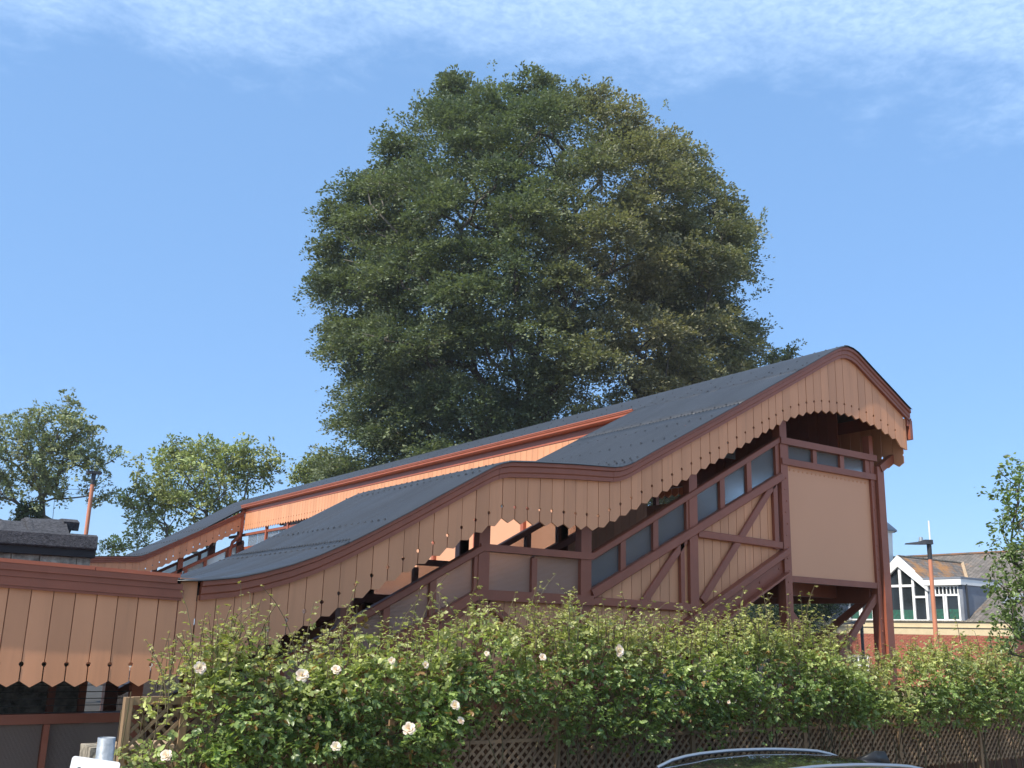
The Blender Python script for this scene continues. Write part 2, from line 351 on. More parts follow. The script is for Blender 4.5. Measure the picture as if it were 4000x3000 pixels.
PX = np.array([p[0] for p in PROF]); PZ = np.array([p[1] for p in PROF])
def rz(x): return float(np.interp(x, PX, PZ))
YR, YB, YW, YF = 9.355, 9.45, 9.75, 12.98                     # roof edge, valance boards, wall plane, back edge of the stair roof
FB = thing('covered_footbridge', (11.8, 12.0, 0), 'brown and tan covered railway footbridge with grey corrugated roof and scalloped valances', 'footbridge')

def rzf(x): return rz(x - 0.30*min(1, max(0, (12.5-x)/2.2))) - 0.02*min(1, max(0, (12.5-x)/2.2))
def corrugated(name, x0, x1, y0, y1, dx, dz, parent, step=0.3, pitch=0.0762, amp=0.0105, cyc=6, zoff=0.0, zf=None):
    xs = sorted(set([x0, x1] + [float(p) for p in PX + dx if x0 < p < x1] + list(np.arange(x0, x1, step)[1:])))
    xs = [x for i, x in enumerate(xs) if i == 0 or x - xs[i-1] > 0.012]
    ny = max(4, int((y1-y0)/pitch*cyc)); ys = np.linspace(y0, y1, ny+1)
    w = amp*np.cos(2*math.pi*ys/pitch)
    X, Y = np.meshgrid(xs, ys, indexing='ij')
    base = np.array([(zf(x) if zf else rz(x-dx)+dz) for x in xs])[:, None]
    Zt = base + w[None] + zoff
    top = np.stack([X, Y, Zt], -1).reshape(-1, 3)
    n, m = X.shape; idx = np.arange(n*m).reshape(n, m)
    Q = np.stack([idx[:-1, :-1], idx[1:, :-1], idx[1:, 1:], idx[:-1, 1:]], -1).reshape(-1, 4)
    bot = top.copy(); bot[:, 2] -= 0.004
    V = np.concatenate([top, bot]); Q2 = Q[:, ::-1] + n*m
    rim = []
    for e in (idx[0], idx[-1][::-1], idx[:, 0][::-1], idx[:, -1]):
        rim.append(np.stack([e[:-1], e[1:], e[1:]+n*m, e[:-1]+n*m], -1))
    me = fast_mesh(name, V, np.concatenate([Q, Q2] + rim), ROOF, smooth=True)
    return link(name, me, parent)
def bolts(xs_y, dx, dz, parent, r=0.0155):
    b = MB()
    for x, y0, y1, st in xs_y:
        sl_ = (rz(x-dx+.05)-rz(x-dx-.05))/.1; nrm = Vector((-sl_, 0, 1)).normalized()
        y = y0
        while y < y1:
            b.dome((x, y, rz(x-dx)+dz+0.009), r, nrm, 0.9); y += st*(1+0.08*math.sin(y*37))
    o = b.build('roof_bolts', BOLT, parent); tag(o, kind='stuff'); return o
def fascia_path(x0, x1, dx, dz, drop=0.0):
    xs = [x0] + [float(p) for p in PX + dx if x0 < p < x1] + [x1]
    return [(x, rz(x-dx)+dz-drop) for x in xs]

# roofs: sheets lapped along the slope
near_roof = part_empty('stair_roof', FB)
laps = [2.776, 4.42, 6.42, 8.30, 10.35, 11.66]
for i in range(5):
    ys = np.linspace(YR - 0.01, YF, 5)
    for j in range(4):
        corrugated('roof_sheet', laps[i], laps[i+1]+0.06, ys[j], ys[j+1]+0.03, 0, 0, near_roof, zoff=-0.006*(i % 2))
bolts([(4.36, YR+.1, YF, .152), (4.52, YR+.1, YF, .076), (6.1, YR+.1, YF, .152), (6.28, YR+.1, YF, .152), (5.0, YR+.25, YF, .152), (8.42, YR+.1, YF, .152), (8.52, YR+.1, YF, .152), (9.2, YR+.1, YF, .228),
       (9.9, YR+.1, YF, .228), (10.42, YR+.1, YF, .228), (2.85, YR+.1, YF, .228)], 0, 0, near_roof)
span_roof = part_empty('span_roof', FB)
YE, Y2 = 36.4, 32.75
yy = np.linspace(YF+0.0, YE, 13)
for i in range(12):
    if yy[i] < Y2-.2: corrugated('roof_sheet', 11.69, 12.9, yy[i], min(yy[i+1]+0.03, Y2), 0, 0, span_roof, cyc=5)
    corrugated('roof_sheet', 12.84, 14.51, yy[i], yy[i+1]+0.03, 0, 0, span_roof, cyc=4, step=.6, zoff=0.012)
corrugated('roof_sheet', 11.6, 12.9, YR-.01, YF+.03, 0, 0, span_roof)
corrugated('roof_sheet', 12.84, 14.51, YR-.01, YF+.03, 0, 0, span_roof, zoff=0.012)
bolts([(12.75, YR+.1, YE, .228), (11.9, YR+.1, YE, .30), (12.0, YR+.1, YE, .8), (12.3, YR+.1, YE, .456), (12.88, YR+.1, YE, .152), (11.72, YR+.1, YF, .3)], 0, 0, span_roof)

# fascias (moulded board following the roof edge)
SEC = [(0.0, -0.012), (0.0, -0.055), (0.022, -0.066), (0.022, -0.125), (0.034, -0.14), (0.034, -0.185), (0.085, -0.185), (0.085, -0.012)]
def fascia(x0, x1, y, dx, dz, parent, m=BROWN):
    return MB().sweep(fascia_path(x0, x1, dx, dz), [(y + a, b) for a, b in SEC]).build('fascia', m, parent)
fas = part_empty('moulded_fascia', FB)
for a, b in ((3.02, 6.34), (6.34, 8.07), (8.07, 12.78), (12.78, 14.50)):
    fascia(a, b - 0.004, YR + 0.012, 0, 0, fas)

# valance boards with keyhole slots and pointed feet
def board(xL, xR, zLs, zRs, hL, hR, topL, topR, y, m, parent, holeL=True, holeR=True, r=0.021, g=0.0035, axis='y', th=0.022, point=0.048, name='valance_board', s=0.0055):
    pass                                              # half width of the slot under the hole
    k = 5
    pts = [(xL+g, topL), ]
    if holeL:
        pts += [(xL+g, hL+r)] + [(xL+r*math.sin(math.pi*i/k), hL+r*math.cos(math.pi*i/k)) for i in range(1, k)] + [(xL+s, hL-r)]
    pts += [(xL+(s if holeL else g), zLs)]
    pts += [((xL+xR)/2, (zLs+zRs)/2-point)]
    pts += [(xR-(s if holeR else g), zRs)]
    if holeR:
        pts += [(xR-s, hR-r)] + [(xR-r*math.sin(math.pi*i/k), hR-r*math.cos(math.pi*i/k)) for i in range(1, k)] + [(xR-g, hR+r)]
    pts += [(xR-g, topR)]
    jy = random.uniform(-.003, .003); mb = MB(); mb.prism([(a_, b_ + (random.uniform(-.004, .004) if b_ < max(hL, hR) else 0)) for a_, b_ in pts], axis, y + jy, y + jy + th)
    return mb.build(name, m, parent)
val = part_empty('valance', FB)
seams = [3.0078 + 0.18*k for k in range(45)] + [11.08, 11.235, 11.39, 11.57, 11.76, 11.94, 12.12, 12.30, 12.485, 12.67, 12.85, 13.03, 13.22, 13.40, 13.585, 13.77, 13.955, 14.145, 14.385]
HZ = {0: -.27, 1: -.24, 2: -.18, 3: -.12, 4: -.025, 5: .07, 6: .16, 7: .255, 8: .35, 9: .45, 10: .55, 11: .645, 12: .745, 13: .84, 14: .94, 15: 1.035, 16: 1.135, 17: 1.235, 18: 1.33, 19: 1.425, 20: 1.43, 21: 1.43, 22: 1.435, 23: 1.435,
      24: 1.435, 25: 1.435, 26: 1.44, 27: 1.44, 28: 1.53, 29: 1.62, 30: 1.715, 31: 1.81, 32: 1.905, 33: 2.0, 34: 2.095, 35: 2.19, 36: 2.285, 37: 2.38, 38: 2.475, 39: 2.57, 40: 2.665, 41: 2.765, 42: 2.86, 43: 2.955, 44: 3.055,
      45: 3.135, 46: 3.215, 47: 3.30, 48: 3.385, 49: 3.45, 50: 3.51, 51: 3.555, 52: 3.59, 53: 3.61, 54: 3.62, 55: 3.625, 56: 3.62, 57: 3.60, 58: 3.575, 59: 3.545, 60: 3.50, 61: 3.45, 62: 3.39, 63: 3.25}
for k in range(len(seams)-1):
    a, b = seams[k], seams[k+1]
    t1, t2 = rz(a)-.14, rz(b)-.14
    board(a, b, zz(HZ[k])-.14, zz(HZ[k+1])-.14, zz(HZ[k]), zz(HZ[k+1]), t1, t2, YB, TAN, val, holeR=(k+1 < len(seams)-1), holeL=(k > 0))
MB().box(14.387, 14.44, YB-.002, YB+.03, zz(3.10), zz(3.62)).build('corner_board', TAN, val)

# near staircase wall
def rail_pts(x): return None
def up_top(x): return zz(2.976 + 0.5455*(x-11.632))                   # top edge of the sloping handrail
def up_low(x): return zz(2.44 + 0.5175*(x-11.656))                    # top edge of the sill rail
def dn_top(x): return zz(1.0 + 0.552*(x-6.38))
def dn_low(x): return zz(0.482 + 0.525*(x-6.33))
def side(yw, full, parent_prefix=''):
    """one side of the staircase; yw = outer face"""
    fr = part_empty('stair_frame', FB); gl = part_empty('stair_glazing', FB)
    d = 0.11
    def post(x0, x1, z0, z1, m=BROWN, dd=0.12): MB().box(x0, x1, yw, yw+dd, z0, z1).build('post', m, fr)
    gz = -0.1
    post(6.325, 6.475, 0.0, zz(1.75)); post(7.845, 8.01, 0.0, zz(1.85)); post(9.735, 9.89, 0.0, zz(2.9)); post(4.62, 4.76, 0, zz(.75)); post(3.05, 3.2, 0, zz(.0))
    def srail(xa, xb, fa, w, name='rail', yo=-0.012, hh=.08):
        MB().bar((xa, yw+yo+.06, fa(xa)-hh/2), (xb, yw+yo+.06, fa(xb)-hh/2), .12, hh, (0, 0, 1), .012).build(name, BROWN, fr)
    srail(8.02, 11.66, up_top, 1, 'handrail', -.02, .085); srail(8.02, 11.66, up_low, 1, 'sill_rail', -.035, .115)
    srail(3.2, 6.36, dn_top, 1, 'handrail', -.02, .085); srail(3.2, 6.36, dn_low, 1, 'sill_rail', -.035, .115)
    MB().box(6.34, 8.03, yw-.021, yw+.1, zz(.925), zz(1.008)).build('handrail', BROWN, fr)
    MB().box(6.34, 8.03, yw-.034, yw+.085, zz(.365), zz(.482)).build('sill_rail', BROWN, fr)
    def pane(xa, xb, lo, hi, m=PANE):
        mb = MB(); mb.add([(xa, yw+.06, lo(xa)), (xb, yw+.06, lo(xb)), (xb, yw+.06, hi(xb)), (xa, yw+.06, hi(xa)), (xa, yw+.066, lo(xa)), (xb, yw+.066, lo(xb)), (xb, yw+.066, hi(xb)), (xa, yw+.066, hi(xa))],
                        [(0, 1, 2, 3), (7, 6, 5, 4), (0, 4, 5, 1), (1, 5, 6, 2), (2, 6, 7, 3), (3, 7, 4, 0)])
        mb.build('pane', m, gl)
    def mull(x0, x1, lo, hi):
        xm = (x0+x1)/2; MB().box(x0, x1, yw+.012, yw+.085, lo(xm)-.03, hi(xm)-.05).build('mullion', BROWN, gl)
    ups = [8.01, 8.505, 8.592, 9.073, 9.166, 9.70, 9.89, 10.358, 10.453, 10.924, 11.02, 11.56]
    for i in range(0, 12, 2): pane(ups[i]-.01, ups[i+1]+.01, up_low, lambda x: up_top(x)-.07)
    for i in (1, 3, 7, 9): mull(ups[i], ups[i+1], up_low, up_top)
    mull(11.56, 11.64, up_low, up_top); mull(9.69, 9.735, up_low, up_top)
    f0, f1 = (lambda x: zz(.47)), (lambda x: zz(.94))
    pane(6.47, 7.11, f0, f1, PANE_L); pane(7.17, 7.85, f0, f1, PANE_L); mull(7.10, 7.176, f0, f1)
    dns = [3.2, 3.98, 4.06, 4.63, 4.76, 5.134, 5.21, 5.70, 5.78, 6.27]
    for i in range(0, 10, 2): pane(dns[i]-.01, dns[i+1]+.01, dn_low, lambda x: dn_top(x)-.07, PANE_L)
    for i in (1, 5, 7): mull(dns[i], dns[i+1], dn_low, dn_top)
    mull(6.275, 6.325, dn_low, dn_top)
    if not full:
        wb = part_empty('inner_boarding', FB); x = 3.25
        while x < 11.6:
            x2 = min(x+.166, 11.62); hi = [(up_low(q)-.06 if q > 8 else (zz(.40) if q > 6.4 else dn_low(q)-.06)) for q in (x, x2)]
            MB().prism([(x+.003, .02), (x2-.003, .02), (x2-.003, hi[1]), (x+.003, hi[0])], 'y', yw+.03, yw+.05).build('wall_board', TAN, wb); x = x2
        return fr
    # boarded panels, braces and string girders
    wb = part_empty('stair_boarding', FB); br = part_empty('bracing', FB); st = part_empty('string_girder', FB)
    def g_top(x):
        if x > 8.0: return zz(1.30 + 0.512*(x-11.65))
        if x > 6.4: return zz(-.62)
        return zz(-.62 + 0.525*(x-6.4))
    x = 3.25
    while x < 11.6:
        x2 = min(x+.166, 11.62)
        lo = [g_top(x)+.0, g_top(x2)]; hi = [(up_low(q)-.06 if q > 8 else (zz(.40) if q > 6.4 else dn_low(q)-.06)) for q in (x, x2)]
        mb = MB(); mb.prism([(x+.0045, max(lo[0]-.05, .02)), (x2-.0045, max(lo[1]-.05, .03)), (x2-.0045, hi[1]), (x+.0045, hi[0])], 'y', yw+.055, yw+.075)
        mb.build('wall_board', TAN, wb); x = x2
    mb = MB()
    for a, b in ((8.05, 9.73), (9.89, 11.62)):
        pass
    def brace(x0, z0, x1, z1, o=0.0): MB().bar((x0, yw+.025+o, zz(z0)), (x1, yw+.025+o, zz(z1)), .05, .105, (0, 0, 1), .01).build('brace', BROWN, br)
    brace(9.97, .50, 11.50, 2.26); brace(9.90, 1.40, 11.62, 1.36, -.012)
    brace(8.10, -.47, 9.66, 1.30); brace(8.02, .42, 9.735, .40, -.012)
    brace(6.50, .34, 7.84, -.60); brace(6.50, -.60, 7.84, .34, -.012)
    brace(4.78, -.72, 6.30, .36); brace(4.76, -.40, 6.32, -.50, -.012)
    MB().box(9.56, 9.63, yw+.0, yw+.05, zz(.35), zz(1.28)).build('stud', BROWN, br)
    MB().box(11.47, 11.56, yw+.0, yw+.05, zz(1.30), zz(2.25)).build('stud', BROWN, br)
    for (xa, xb) in ((8.0, 11.7), (4.6, 6.5)):
        mb = MB()
        mb.bar((xa, yw+.0, g_top(xa)-.045), (xb, yw+.0, g_top(xb)-.045), .15, .09, (0, 0, 1), .01)                 # top flange
        mb.build('flange', BROWN, st)
        mb = MB(); mb.prism([(xa, g_top(xa)-.34), (xb, g_top(xb)-.34), (xb, g_top(xb)-.06), (xa, g_top(xa)-.06)], 'y', yw+.03, yw+.05); mb.build('web', BROWN, st)
        mb = MB(); mb.bar((xa, yw+.0, g_top(xa)-.355), (xb, yw+.0, g_top(xb)-.355), .15, .03); mb.build('flange', BROWN, st)
        rv = MB(); x = xa + .2
        while x < xb:
            rv.dome((x, yw+.03, g_top(x)-.235), .02); rv.dome((x+.07, yw+.03, g_top(x)-.30), .02); x += .42
        o = rv.build('rivets', BROWN, st); tag(o, kind='stuff')
    MB().box(6.34, 8.03, yw-.03, yw+.06, zz(-.98), zz(-.63)).build('landing_beam', BROWN, st)
    return fr
side(YW, True)
side(YF - 0.35, False)
# stair soffit, treads level with the strings, dark ceiling under the roof
MB().prism([(3.0, .1), (6.4, zz(-.75)), (8.0, zz(-.75)), (11.8, zz(1.15)), (11.8, zz(1.19)), (8.0, zz(-.71)), (6.4, zz(-.71)), (3.0, .14)], 'y', YW+.1, YF-.3).build('stair_floor', DARKW, FB)
ce = MB().sweep(fascia_path(2.9, 14.45, 0, 0, 0.05), [(YB+.06, 0), (YB+.06, -.02), (YF-.05, -.02), (YF-.05, 0)]); ce.build('ceiling', DARKW, FB)
raf = part_empty('rafters', FB)
for x in (3.6, 4.7, 6.4, 7.93, 9.0, 9.8, 10.8, 11.72): MB().box(x-.05, x+.05, YB+.03, YF-.06, rz(x)-.26, rz(x)-.08).build('rafter', DARKW, raf)
for x, z in ((4.69, .75), (6.4, 1.75), (7.93, 1.85), (9.81, 2.9)):
    MB().box(x-.06, x+.06, YF-.35, YF-.24, zz(-.9), rz(x)-.08).build('rafter_post', BROWN, raf)
# wire mesh in the lowest stair window
ms = MB()
for i in range(14):
    x = 2.9 + i*.075; ms.bar((x, YW-.03, dn_low(x)-.25), (x+.06, YW-.03, dn_top(x)-.02), .008, .008)
for j in range(9): ms.bar((2.85, YW-.032, dn_low(2.85)-.2+j*.085), (4.0, YW-.032, dn_low(4.0)-.2+j*.085), .008, .008)
o = ms.build('window_mesh', WIRE, FB); tag(o, kind='stuff')

# the head of the stairs: end panel, windows, columns
hd = part_empty('end_wall', FB)
MB().box(11.645, 11.80, YW-.01, YW+.13, 0, zz(3.35)).build('post', BROWN, hd)
MB().box(13.835, 13.935, YW-.005, YW+.12, 0, zz(3.3)).build('post', BROWN, hd)
MB().box(11.80, 13.835, YW+.04, YW+.06, zz(.935), zz(2.575)).build('plate', PLATE, hd)
MB().box(11.80, 13.835, YW+.0, YW+.09, zz(.845), zz(.934)).build('bottom_rail', BROWN, hd)
MB().box(11.66, 13.95, YW-.03, YW+.09, zz(2.575), zz(2.67)).build('sill_rail', BROWN, hd)
MB().box(11.64, 13.98, YW-.04, YW+.1, zz(2.885), zz(2.985)).build('handrail', BROWN, hd)
ex = [11.80, 11.845, 12.42, 12.51, 13.08, 13.18, 13.72, 13.835]
for i in (1, 3, 5): MB().box(ex[i], ex[i+1], YW+.05, YW+.056, zz(2.66), zz(2.89)).build('pane', PANE, hd)
for i in (0, 2, 4, 6): MB().box(ex[i], ex[i+1], YW+.005, YW+.08, zz(2.671), zz(2.884)).build('mullion', BROWN, hd)
rv = MB()
for i in range(19): rv.dome((11.90 + i*.102, YW+.04, zz(2.515)), .018)
for i in range(12): rv.dome((11.715 + .03*(i % 2), YW-.01, zz(.5+i*.17)), .016)
for i in range(14): rv.dome((13.885, YW-.005, zz(.0+i*.19)), .016)
tag(rv.build('rivets', BROWN, hd), kind='stuff'); hd.children[-1].data.materials[0] = BROWN
rv2 = MB()
for i in range(19): rv2.dome((11.90 + i*.102, YW+.0399, zz(2.515)), .0185)
o = rv2.build('plate_rivets', TAN, hd); tag(o, kind='stuff')
dp = part_empty('downpipe', FB)
MB().box(13.955, 14.125, YW-.05, YW+.09, 0, zz(2.80)).build('pipe', BROWN, dp)
MB().bar((14.04, YW-.02, zz(2.77)), (14.46, YW-.02, zz(3.02)), .10, .12).build('swan_neck', BROWN, dp)
MB().box(14.42, 14.50, YW-.07, YW+.03, zz(2.97), zz(3.2)).build('outlet', BROWN, dp)
xb = part_empty('column_bracing', FB)
def cbr(a, b): MB().bar(a, b, .07, .11, (0, 0, 1), .01).build('brace', BROWN, xb)
cbr((13.86, YW+.06, zz(.72)), (11.75, YW+.06, zz(-1.25))); cbr((11.78, YW+.13, zz(.50)), (13.86, YW+.13, zz(-1.45)))
# the far columns of the head and cross bracing
for x in (11.72, 13.88): MB().box(x-.08, x+.08, 12.9, 13.04, 0, zz(3.3)).build('post', BROWN, hd)
cbr((13.86, 12.95, zz(.6)), (11.75, 12.95, zz(-1.3))); cbr((11.75, 9.9, zz(-.2)), (11.75, 12.9, zz(.75))); cbr((13.88, 9.9, zz(.75)), (13.88, 12.9, zz(-1.2)))
# bridge span: deck, girders, side walls
sp = part_empty('span', FB)
MB().box(11.75, 13.9, YW+.1, YE-.4, zz(.93), zz(1.0)).build('deck', DARKW, sp)
for x in (11.80, 13.84):
    MB().box(x-.03, x+.03, YW+.14, YE-.4, zz(.62), zz(.929)).build('girder', BROWN, sp)
for i in range(12): MB().box(11.85, 13.8, 10.5+i*2.1, 10.62+i*2.1, zz(.70), zz(.925)).build('cross_beam', BROWN, sp)
for i in range(11):
    y0 = 13.06 + i*1.78; y1 = y0 + 1.78
    MB().box(11.88, 11.90, y0, y1-.004, zz(1.0), zz(2.5)).build('side_plate', PLATE, sp)
    MB().box(13.80, 13.82, y0, y1-.004, zz(1.0), zz(2.6)).build('side_plate', PLATE, sp)
    MB().box(11.80, 11.879, y0-.05, y0+.05, zz(.93), rz(11.85)-.1).build('post', REDB, sp)
    MB().box(13.83, 13.91, y0-.05, y0+.05, zz(.93), rz(13.8)-.1).build('post', BROWN, sp)
    for k in range(2):
        MB().box(11.895, 11.901, y0+.06+k*.88, y0+.9+k*.86, zz(2.60), zz(2.95)).build('pane', PANE, sp)
rvv = MB()
for i in range(11):
    y0 = 13.06 + i*1.78
    for k in range(8): rvv.dome((11.80, y0+.02, zz(1.2+k*.2)), .014, (-1, 0, 0))
tag(rvv.build('post_rivets', REDB, sp), kind='stuff')
MB().box(11.84, 11.93, 13.06, YE-2, zz(2.50), zz(2.59)).build('sill_rail', BROWN, sp)
MB().box(11.83, 11.94, 13.06, YE-2, zz(2.96), zz(3.04)).build('handrail', BROWN, sp)
MB().box(13.78, 13.88, 9.9, YE-2, zz(2.90), zz(2.99)).build('handrail', BROWN, sp)
MB().sweep([(11.95, rz(11.95)-.06), (12.78, rz(12.78)-.07), (12.95, rz(12.95)-.07), (13.9, rz(13.9)-.06)], [(YF, 0), (YF, -.02), (YE-.2, -.02), (YE-.2, 0)]).build('ceiling', DARKW, FB)
sc_ = part_empty('upper_screen', FB)
for i in range(30):
    y0 = 10.35 + i*.2; MB().box(13.845, 13.865, y0+.003, y0+.197, zz(2.995), rz(13.85)-.09).build('screen_board', BROWN, sc_)
# gutter and valance of the span, both sides
gu = part_empty('gutter', FB)
gs = [(11.60, 3.945), (11.60, 3.925), (11.615, 3.90), (11.615, 3.875), (11.635, 3.85), (11.70, 3.835), (11.745, 3.835), (11.745, 3.945)]
MB().prism([(a, zz(b)) for a, b in gs], 'y', YF+.02, Y2+.05).build('trough', REDB, gu)
MB().box(11.59, 11.612, YF+.02, Y2+.05, zz(3.946), zz(3.965)).build('lip', REDB, gu)
MB().prism([(14.44, zz(3.62)), (14.44, zz(3.50)), (14.52, zz(3.50)), (14.56, zz(3.56)), (14.56, zz(3.64)), (14.54, zz(3.64)), (14.53, zz(3.58)), (14.47, zz(3.58)), (14.46, zz(3.62))], 'y', YR+.06, YE-.4).build('trough', BROWN, gu)
MB().box(14.49, 14.56, YR+.05, YR+.16, zz(3.28), zz(3.60)).build('outlet', BROWN, gu)
MB().box(11.742, 11.764, YF+.02, Y2, zz(3.70), zz(3.93)).build('fascia', REDB, gu)
sv = part_empty('span_valance', FB)
n = int((Y2-YF-.05)/.2); ww = (Y2-YF-.05)/n
proto = board(0, ww, zz(3.16), zz(3.16), zz(3.29), zz(3.29), zz(3.80), zz(3.80), 0, TAN, sv, axis='x', g=.004, point=.055, r=.022)
pm = proto.data; bpy.data.objects.remove(proto)
for i in range(n):
    o = link('valance_board', pm, sv, (11.752, YF+.05+i*ww, 0))
for i in range(34):
    link('valance_board', pm, sv, (14.392, YB+.05+i*ww, -0.27))
MB().box(14.415, 14.43, YB+.04, YE-.5, zz(3.40), zz(3.84)).build('fascia', BROWN, gu)
# far gutter downpipe with swan neck
MB().box(11.63, 11.74, Y2-.02, Y2+.09, zz(3.05), zz(3.84)).build('pipe', REDB, dp)
MB().tube([(11.68, Y2+.03, zz(3.1)), (11.66, Y2+.04, zz(2.95)), (11.48, Y2+.2, zz(2.72)), (11.44, Y2+.24, zz(2.5)), (11.44, Y2+.24, zz(.5))], .06, 8).build('pipe', REDB, dp)

# far staircase, the same roof line shifted along
DXF, DZF = 0.30, -0.02
fr_ = part_empty('far_stair_roof', FB)
for i in range(4):
    ysf = np.linspace(Y2-.08, YE, 5)
    corrugated('roof_sheet', 5.2, 8.66, ysf[i], ysf[i+1]+.03, DXF, DZF, fr_, cyc=5, step=.5)
    corrugated('roof_sheet', 8.6, 12.9, ysf[i], ysf[i+1]+.03, DXF, DZF, fr_, cyc=5, step=.25, zoff=-.006, zf=rzf)
bolts([(8.55, Y2, YE, .3), (8.75, Y2, YE, .3), (9.6, Y2, YE, .3), (10.4, Y2, YE, .3), (10.55, Y2, YE, .3), (11.4, Y2, YE, .3)], DXF, DZF, fr_, r=.03)
ff = part_empty('far_moulded_fascia', FB)
fascia(5.2, 11.72, Y2-.075, DXF, DZF, ff)
fv = part_empty('far_valance', FB)
x = 5.2
while x < 11.66:
    x2 = min(x+.205, 11.70); q = lambda t: rz(t-DXF)+DZF
    board(x, x2, q(x)-.62, q(x2)-.62, q(x)-.47, q(x2)-.47, q(x)-.14, q(x2)-.14, Y2, TAN, fv, holeL=True, holeR=(x2 < 11.69), r=.022, g=.003, s=.003); x = x2
fa = part_empty('far_stair_frame', FB)
def f_top(x): return zz(2.82 + .535*(x-11.87))
for yw in (Y2+.28, YE-.45):
    near = yw < 34
    MB().bar((5.6, yw+.05, zz(-.2)) if False else (8.0, yw+.05, f_top(8.0)-.05), (11.9, yw+.05, f_top(11.9)-.05), .12, .10).build('handrail', BROWN, fa)
    MB().bar((8.0, yw+.05, f_top(8.0)-.58), (11.9, yw+.05, f_top(11.9)-.58), .12, .10).build('sill_rail', BROWN, fa)
    for x in (8.3, 9.52, 10.05, 10.66, 11.38, 11.87): MB().box(x-.05, x+.05, yw, yw+.1, f_top(x)-.6, f_top(x)-.05).build('mullion', BROWN, fa)
    for x in (8.0, 9.85, 11.75): MB().box(x-.08, x+.08, yw-.01, yw+.11, 0, rz(x-DXF)-.12).build('post', BROWN, fa)
    for x0, x1 in ((8.08, 8.25), (8.35, 9.47), (9.57, 9.8), (10.1, 10.61), (10.71, 11.33), (11.43, 11.7)):
        mb = MB(); z0, z1 = f_top(x0), f_top(x1)
        mb.add([(x0, yw+.05, z0-.55), (x1, yw+.05, z1-.55), (x1, yw+.05, z1-.08), (x0, yw+.05, z0-.08)], [(0, 1, 2, 3)]); mb.build('pane', PANE_F, fa)
    mb = MB(); mb.prism([(8.0, f_top(8)-1.9), (11.9, f_top(11.9)-1.9), (11.9, f_top(11.9)-.63), (8, f_top(8)-.63)], 'y', yw+.06, yw+.08); mb.build('boarding', TAN, fa)
MB().sweep([(x, rzf(x)-.055) for x in np.arange(5.3, 11.8, .25)], [(Y2+.05, 0), (Y2+.05, -.02), (YE-.06, -.02), (YE-.06, 0)]).build('far_ceiling', DARKW, FB)
bk = part_empty('back_valance', FB); x = 5.2
while x < 11.66:
    x2 = min(x+.205, 11.70); q = lambda t: rz(t-DXF)+DZF
    board(x, x2, q(x)-.60, q(x2)-.60, q(x)-.45, q(x2)-.45, q(x)-.08, q(x2)-.08, YE-.06, BROWN, bk, holeR=(x2 < 11.69), r=.02, g=.003, s=.003); x = x2
# small two-line notice under the roof of the stair head
nt_ = part_empty('notice', FB)
MB().box(13.02, 13.36, 12.2, 12.215, zz(3.16), zz(3.50)).build('notice_board', GALV, nt_)
for z in (3.38, 3.24):
    MB().box(13.08, 13.30, 12.195, 12.199, zz(z), zz(z+.05)).build('printed_line', INK, nt_)

# ================================================================== station shelter with canopy (left)
SH = thing('station_shelter', (1.5, 10.0, 0), 'tan boarded station canopy with brown cornice left of the stair foot', 'shelter')
def dr(x): return -0.033*(x-1.3)                                    # the old canopy sags to the right
def cbox(name, x0, x1, y0, y1, za, zb, m, parent, k=1.0):
    v = []
    for x in (x0, x1):
        d_ = dr(x)*k
        for y in (y0, y1):
            for z in (za, zb): v.append((x, y, zz(z)+d_))
    mb = MB(); mb.add(v, [(0, 1, 3, 2), (4, 6, 7, 5), (0, 4, 5, 1), (2, 3, 7, 6), (0, 2, 6, 4), (1, 5, 7, 3)]); return mb.build(name, m, parent)
XL = -4.0
co = part_empty('cornice', SH)
cbox('capping', XL, 2.05, YB-.105, 11.2, .468, .50, REDB, co); cbox('capping', 2.056, 2.80, YB-.105, 11.2, .466, .498, REDB, co)
cbox('moulding', XL, 2.78, YB-.098, YB-.0, .412, .467, BROWN, co); cbox('moulding', XL, 2.84, YB-.075, YB-.0, .36, .411, BROWN, co)
cbox('moulding', XL, 2.86, YB-.062, YB-.0, .285, .359, BROWN, co); cbox('moulding', XL, 2.845, YB-.05, YB-.0, .262, .284, BROWN, co)
cv = part_empty('canopy_valance', SH)
x = 2.83; k = 0
edges = [3.002, 2.83, 2.65]
while edges[-1] > -2: edges.append(edges[-1]-.1785)
for i in range(len(edges)-1):
    b_, a_ = edges[i], edges[i+1]
    zl = -.50 if i > 0 else -.44; zr_ = -.50 if i > 1 else (-.44 if i == 1 else -.38)
    hl = -.36 if i > 0 else -.30; hr = -.36 if i > 1 else (-.30 if i == 1 else -.24)
    top = .42 if i == 0 else .32
    board(a_, b_, zz(zl), zz(zr_), zz(hl), zz(hr), zz(top), zz(top), YB-.012, TAN, cv, holeR=(i > 0), r=.021, g=.004 if i > 1 else .006)
cbox('backing_board', -2.0, 2.66, YB+.0145, YB+.022, -.33, .40, TAN, cv)
cbox('canopy_deck', XL, 2.9, YB+.02, 13.0, .38, .41, DARKW, SH)
wl_ = part_empty('screen_wall', SH)
MB().box(XL, 2.62, 9.88, 9.98, zz(-.885), zz(-.80)).build('beam', BROWN, wl_)
MB().box(XL, 2.66, 9.90, 9.97, zz(-.30), zz(-.22)).build('beam', BROWN, wl_)
for x in (1.905, .55, -.8): MB().box(x, x+.05, 9.87, 9.96, 0, zz(-.887)).build('post', BROWN, wl_)
for x in (2.62, 1.2, -.2): MB().box(x, x+.10, 9.86, 9.97, 0, zz(.3)).build('post', BROWN, wl_)
for x0, x1 in ((1.96, 2.62), (.61, 1.9), (-.74, .54)): MB().box(x0, x1, 9.92, 9.926, 0.1, zz(-.89)).build('pane', PANEL_, wl_)
wm = MB()
x = -2.0
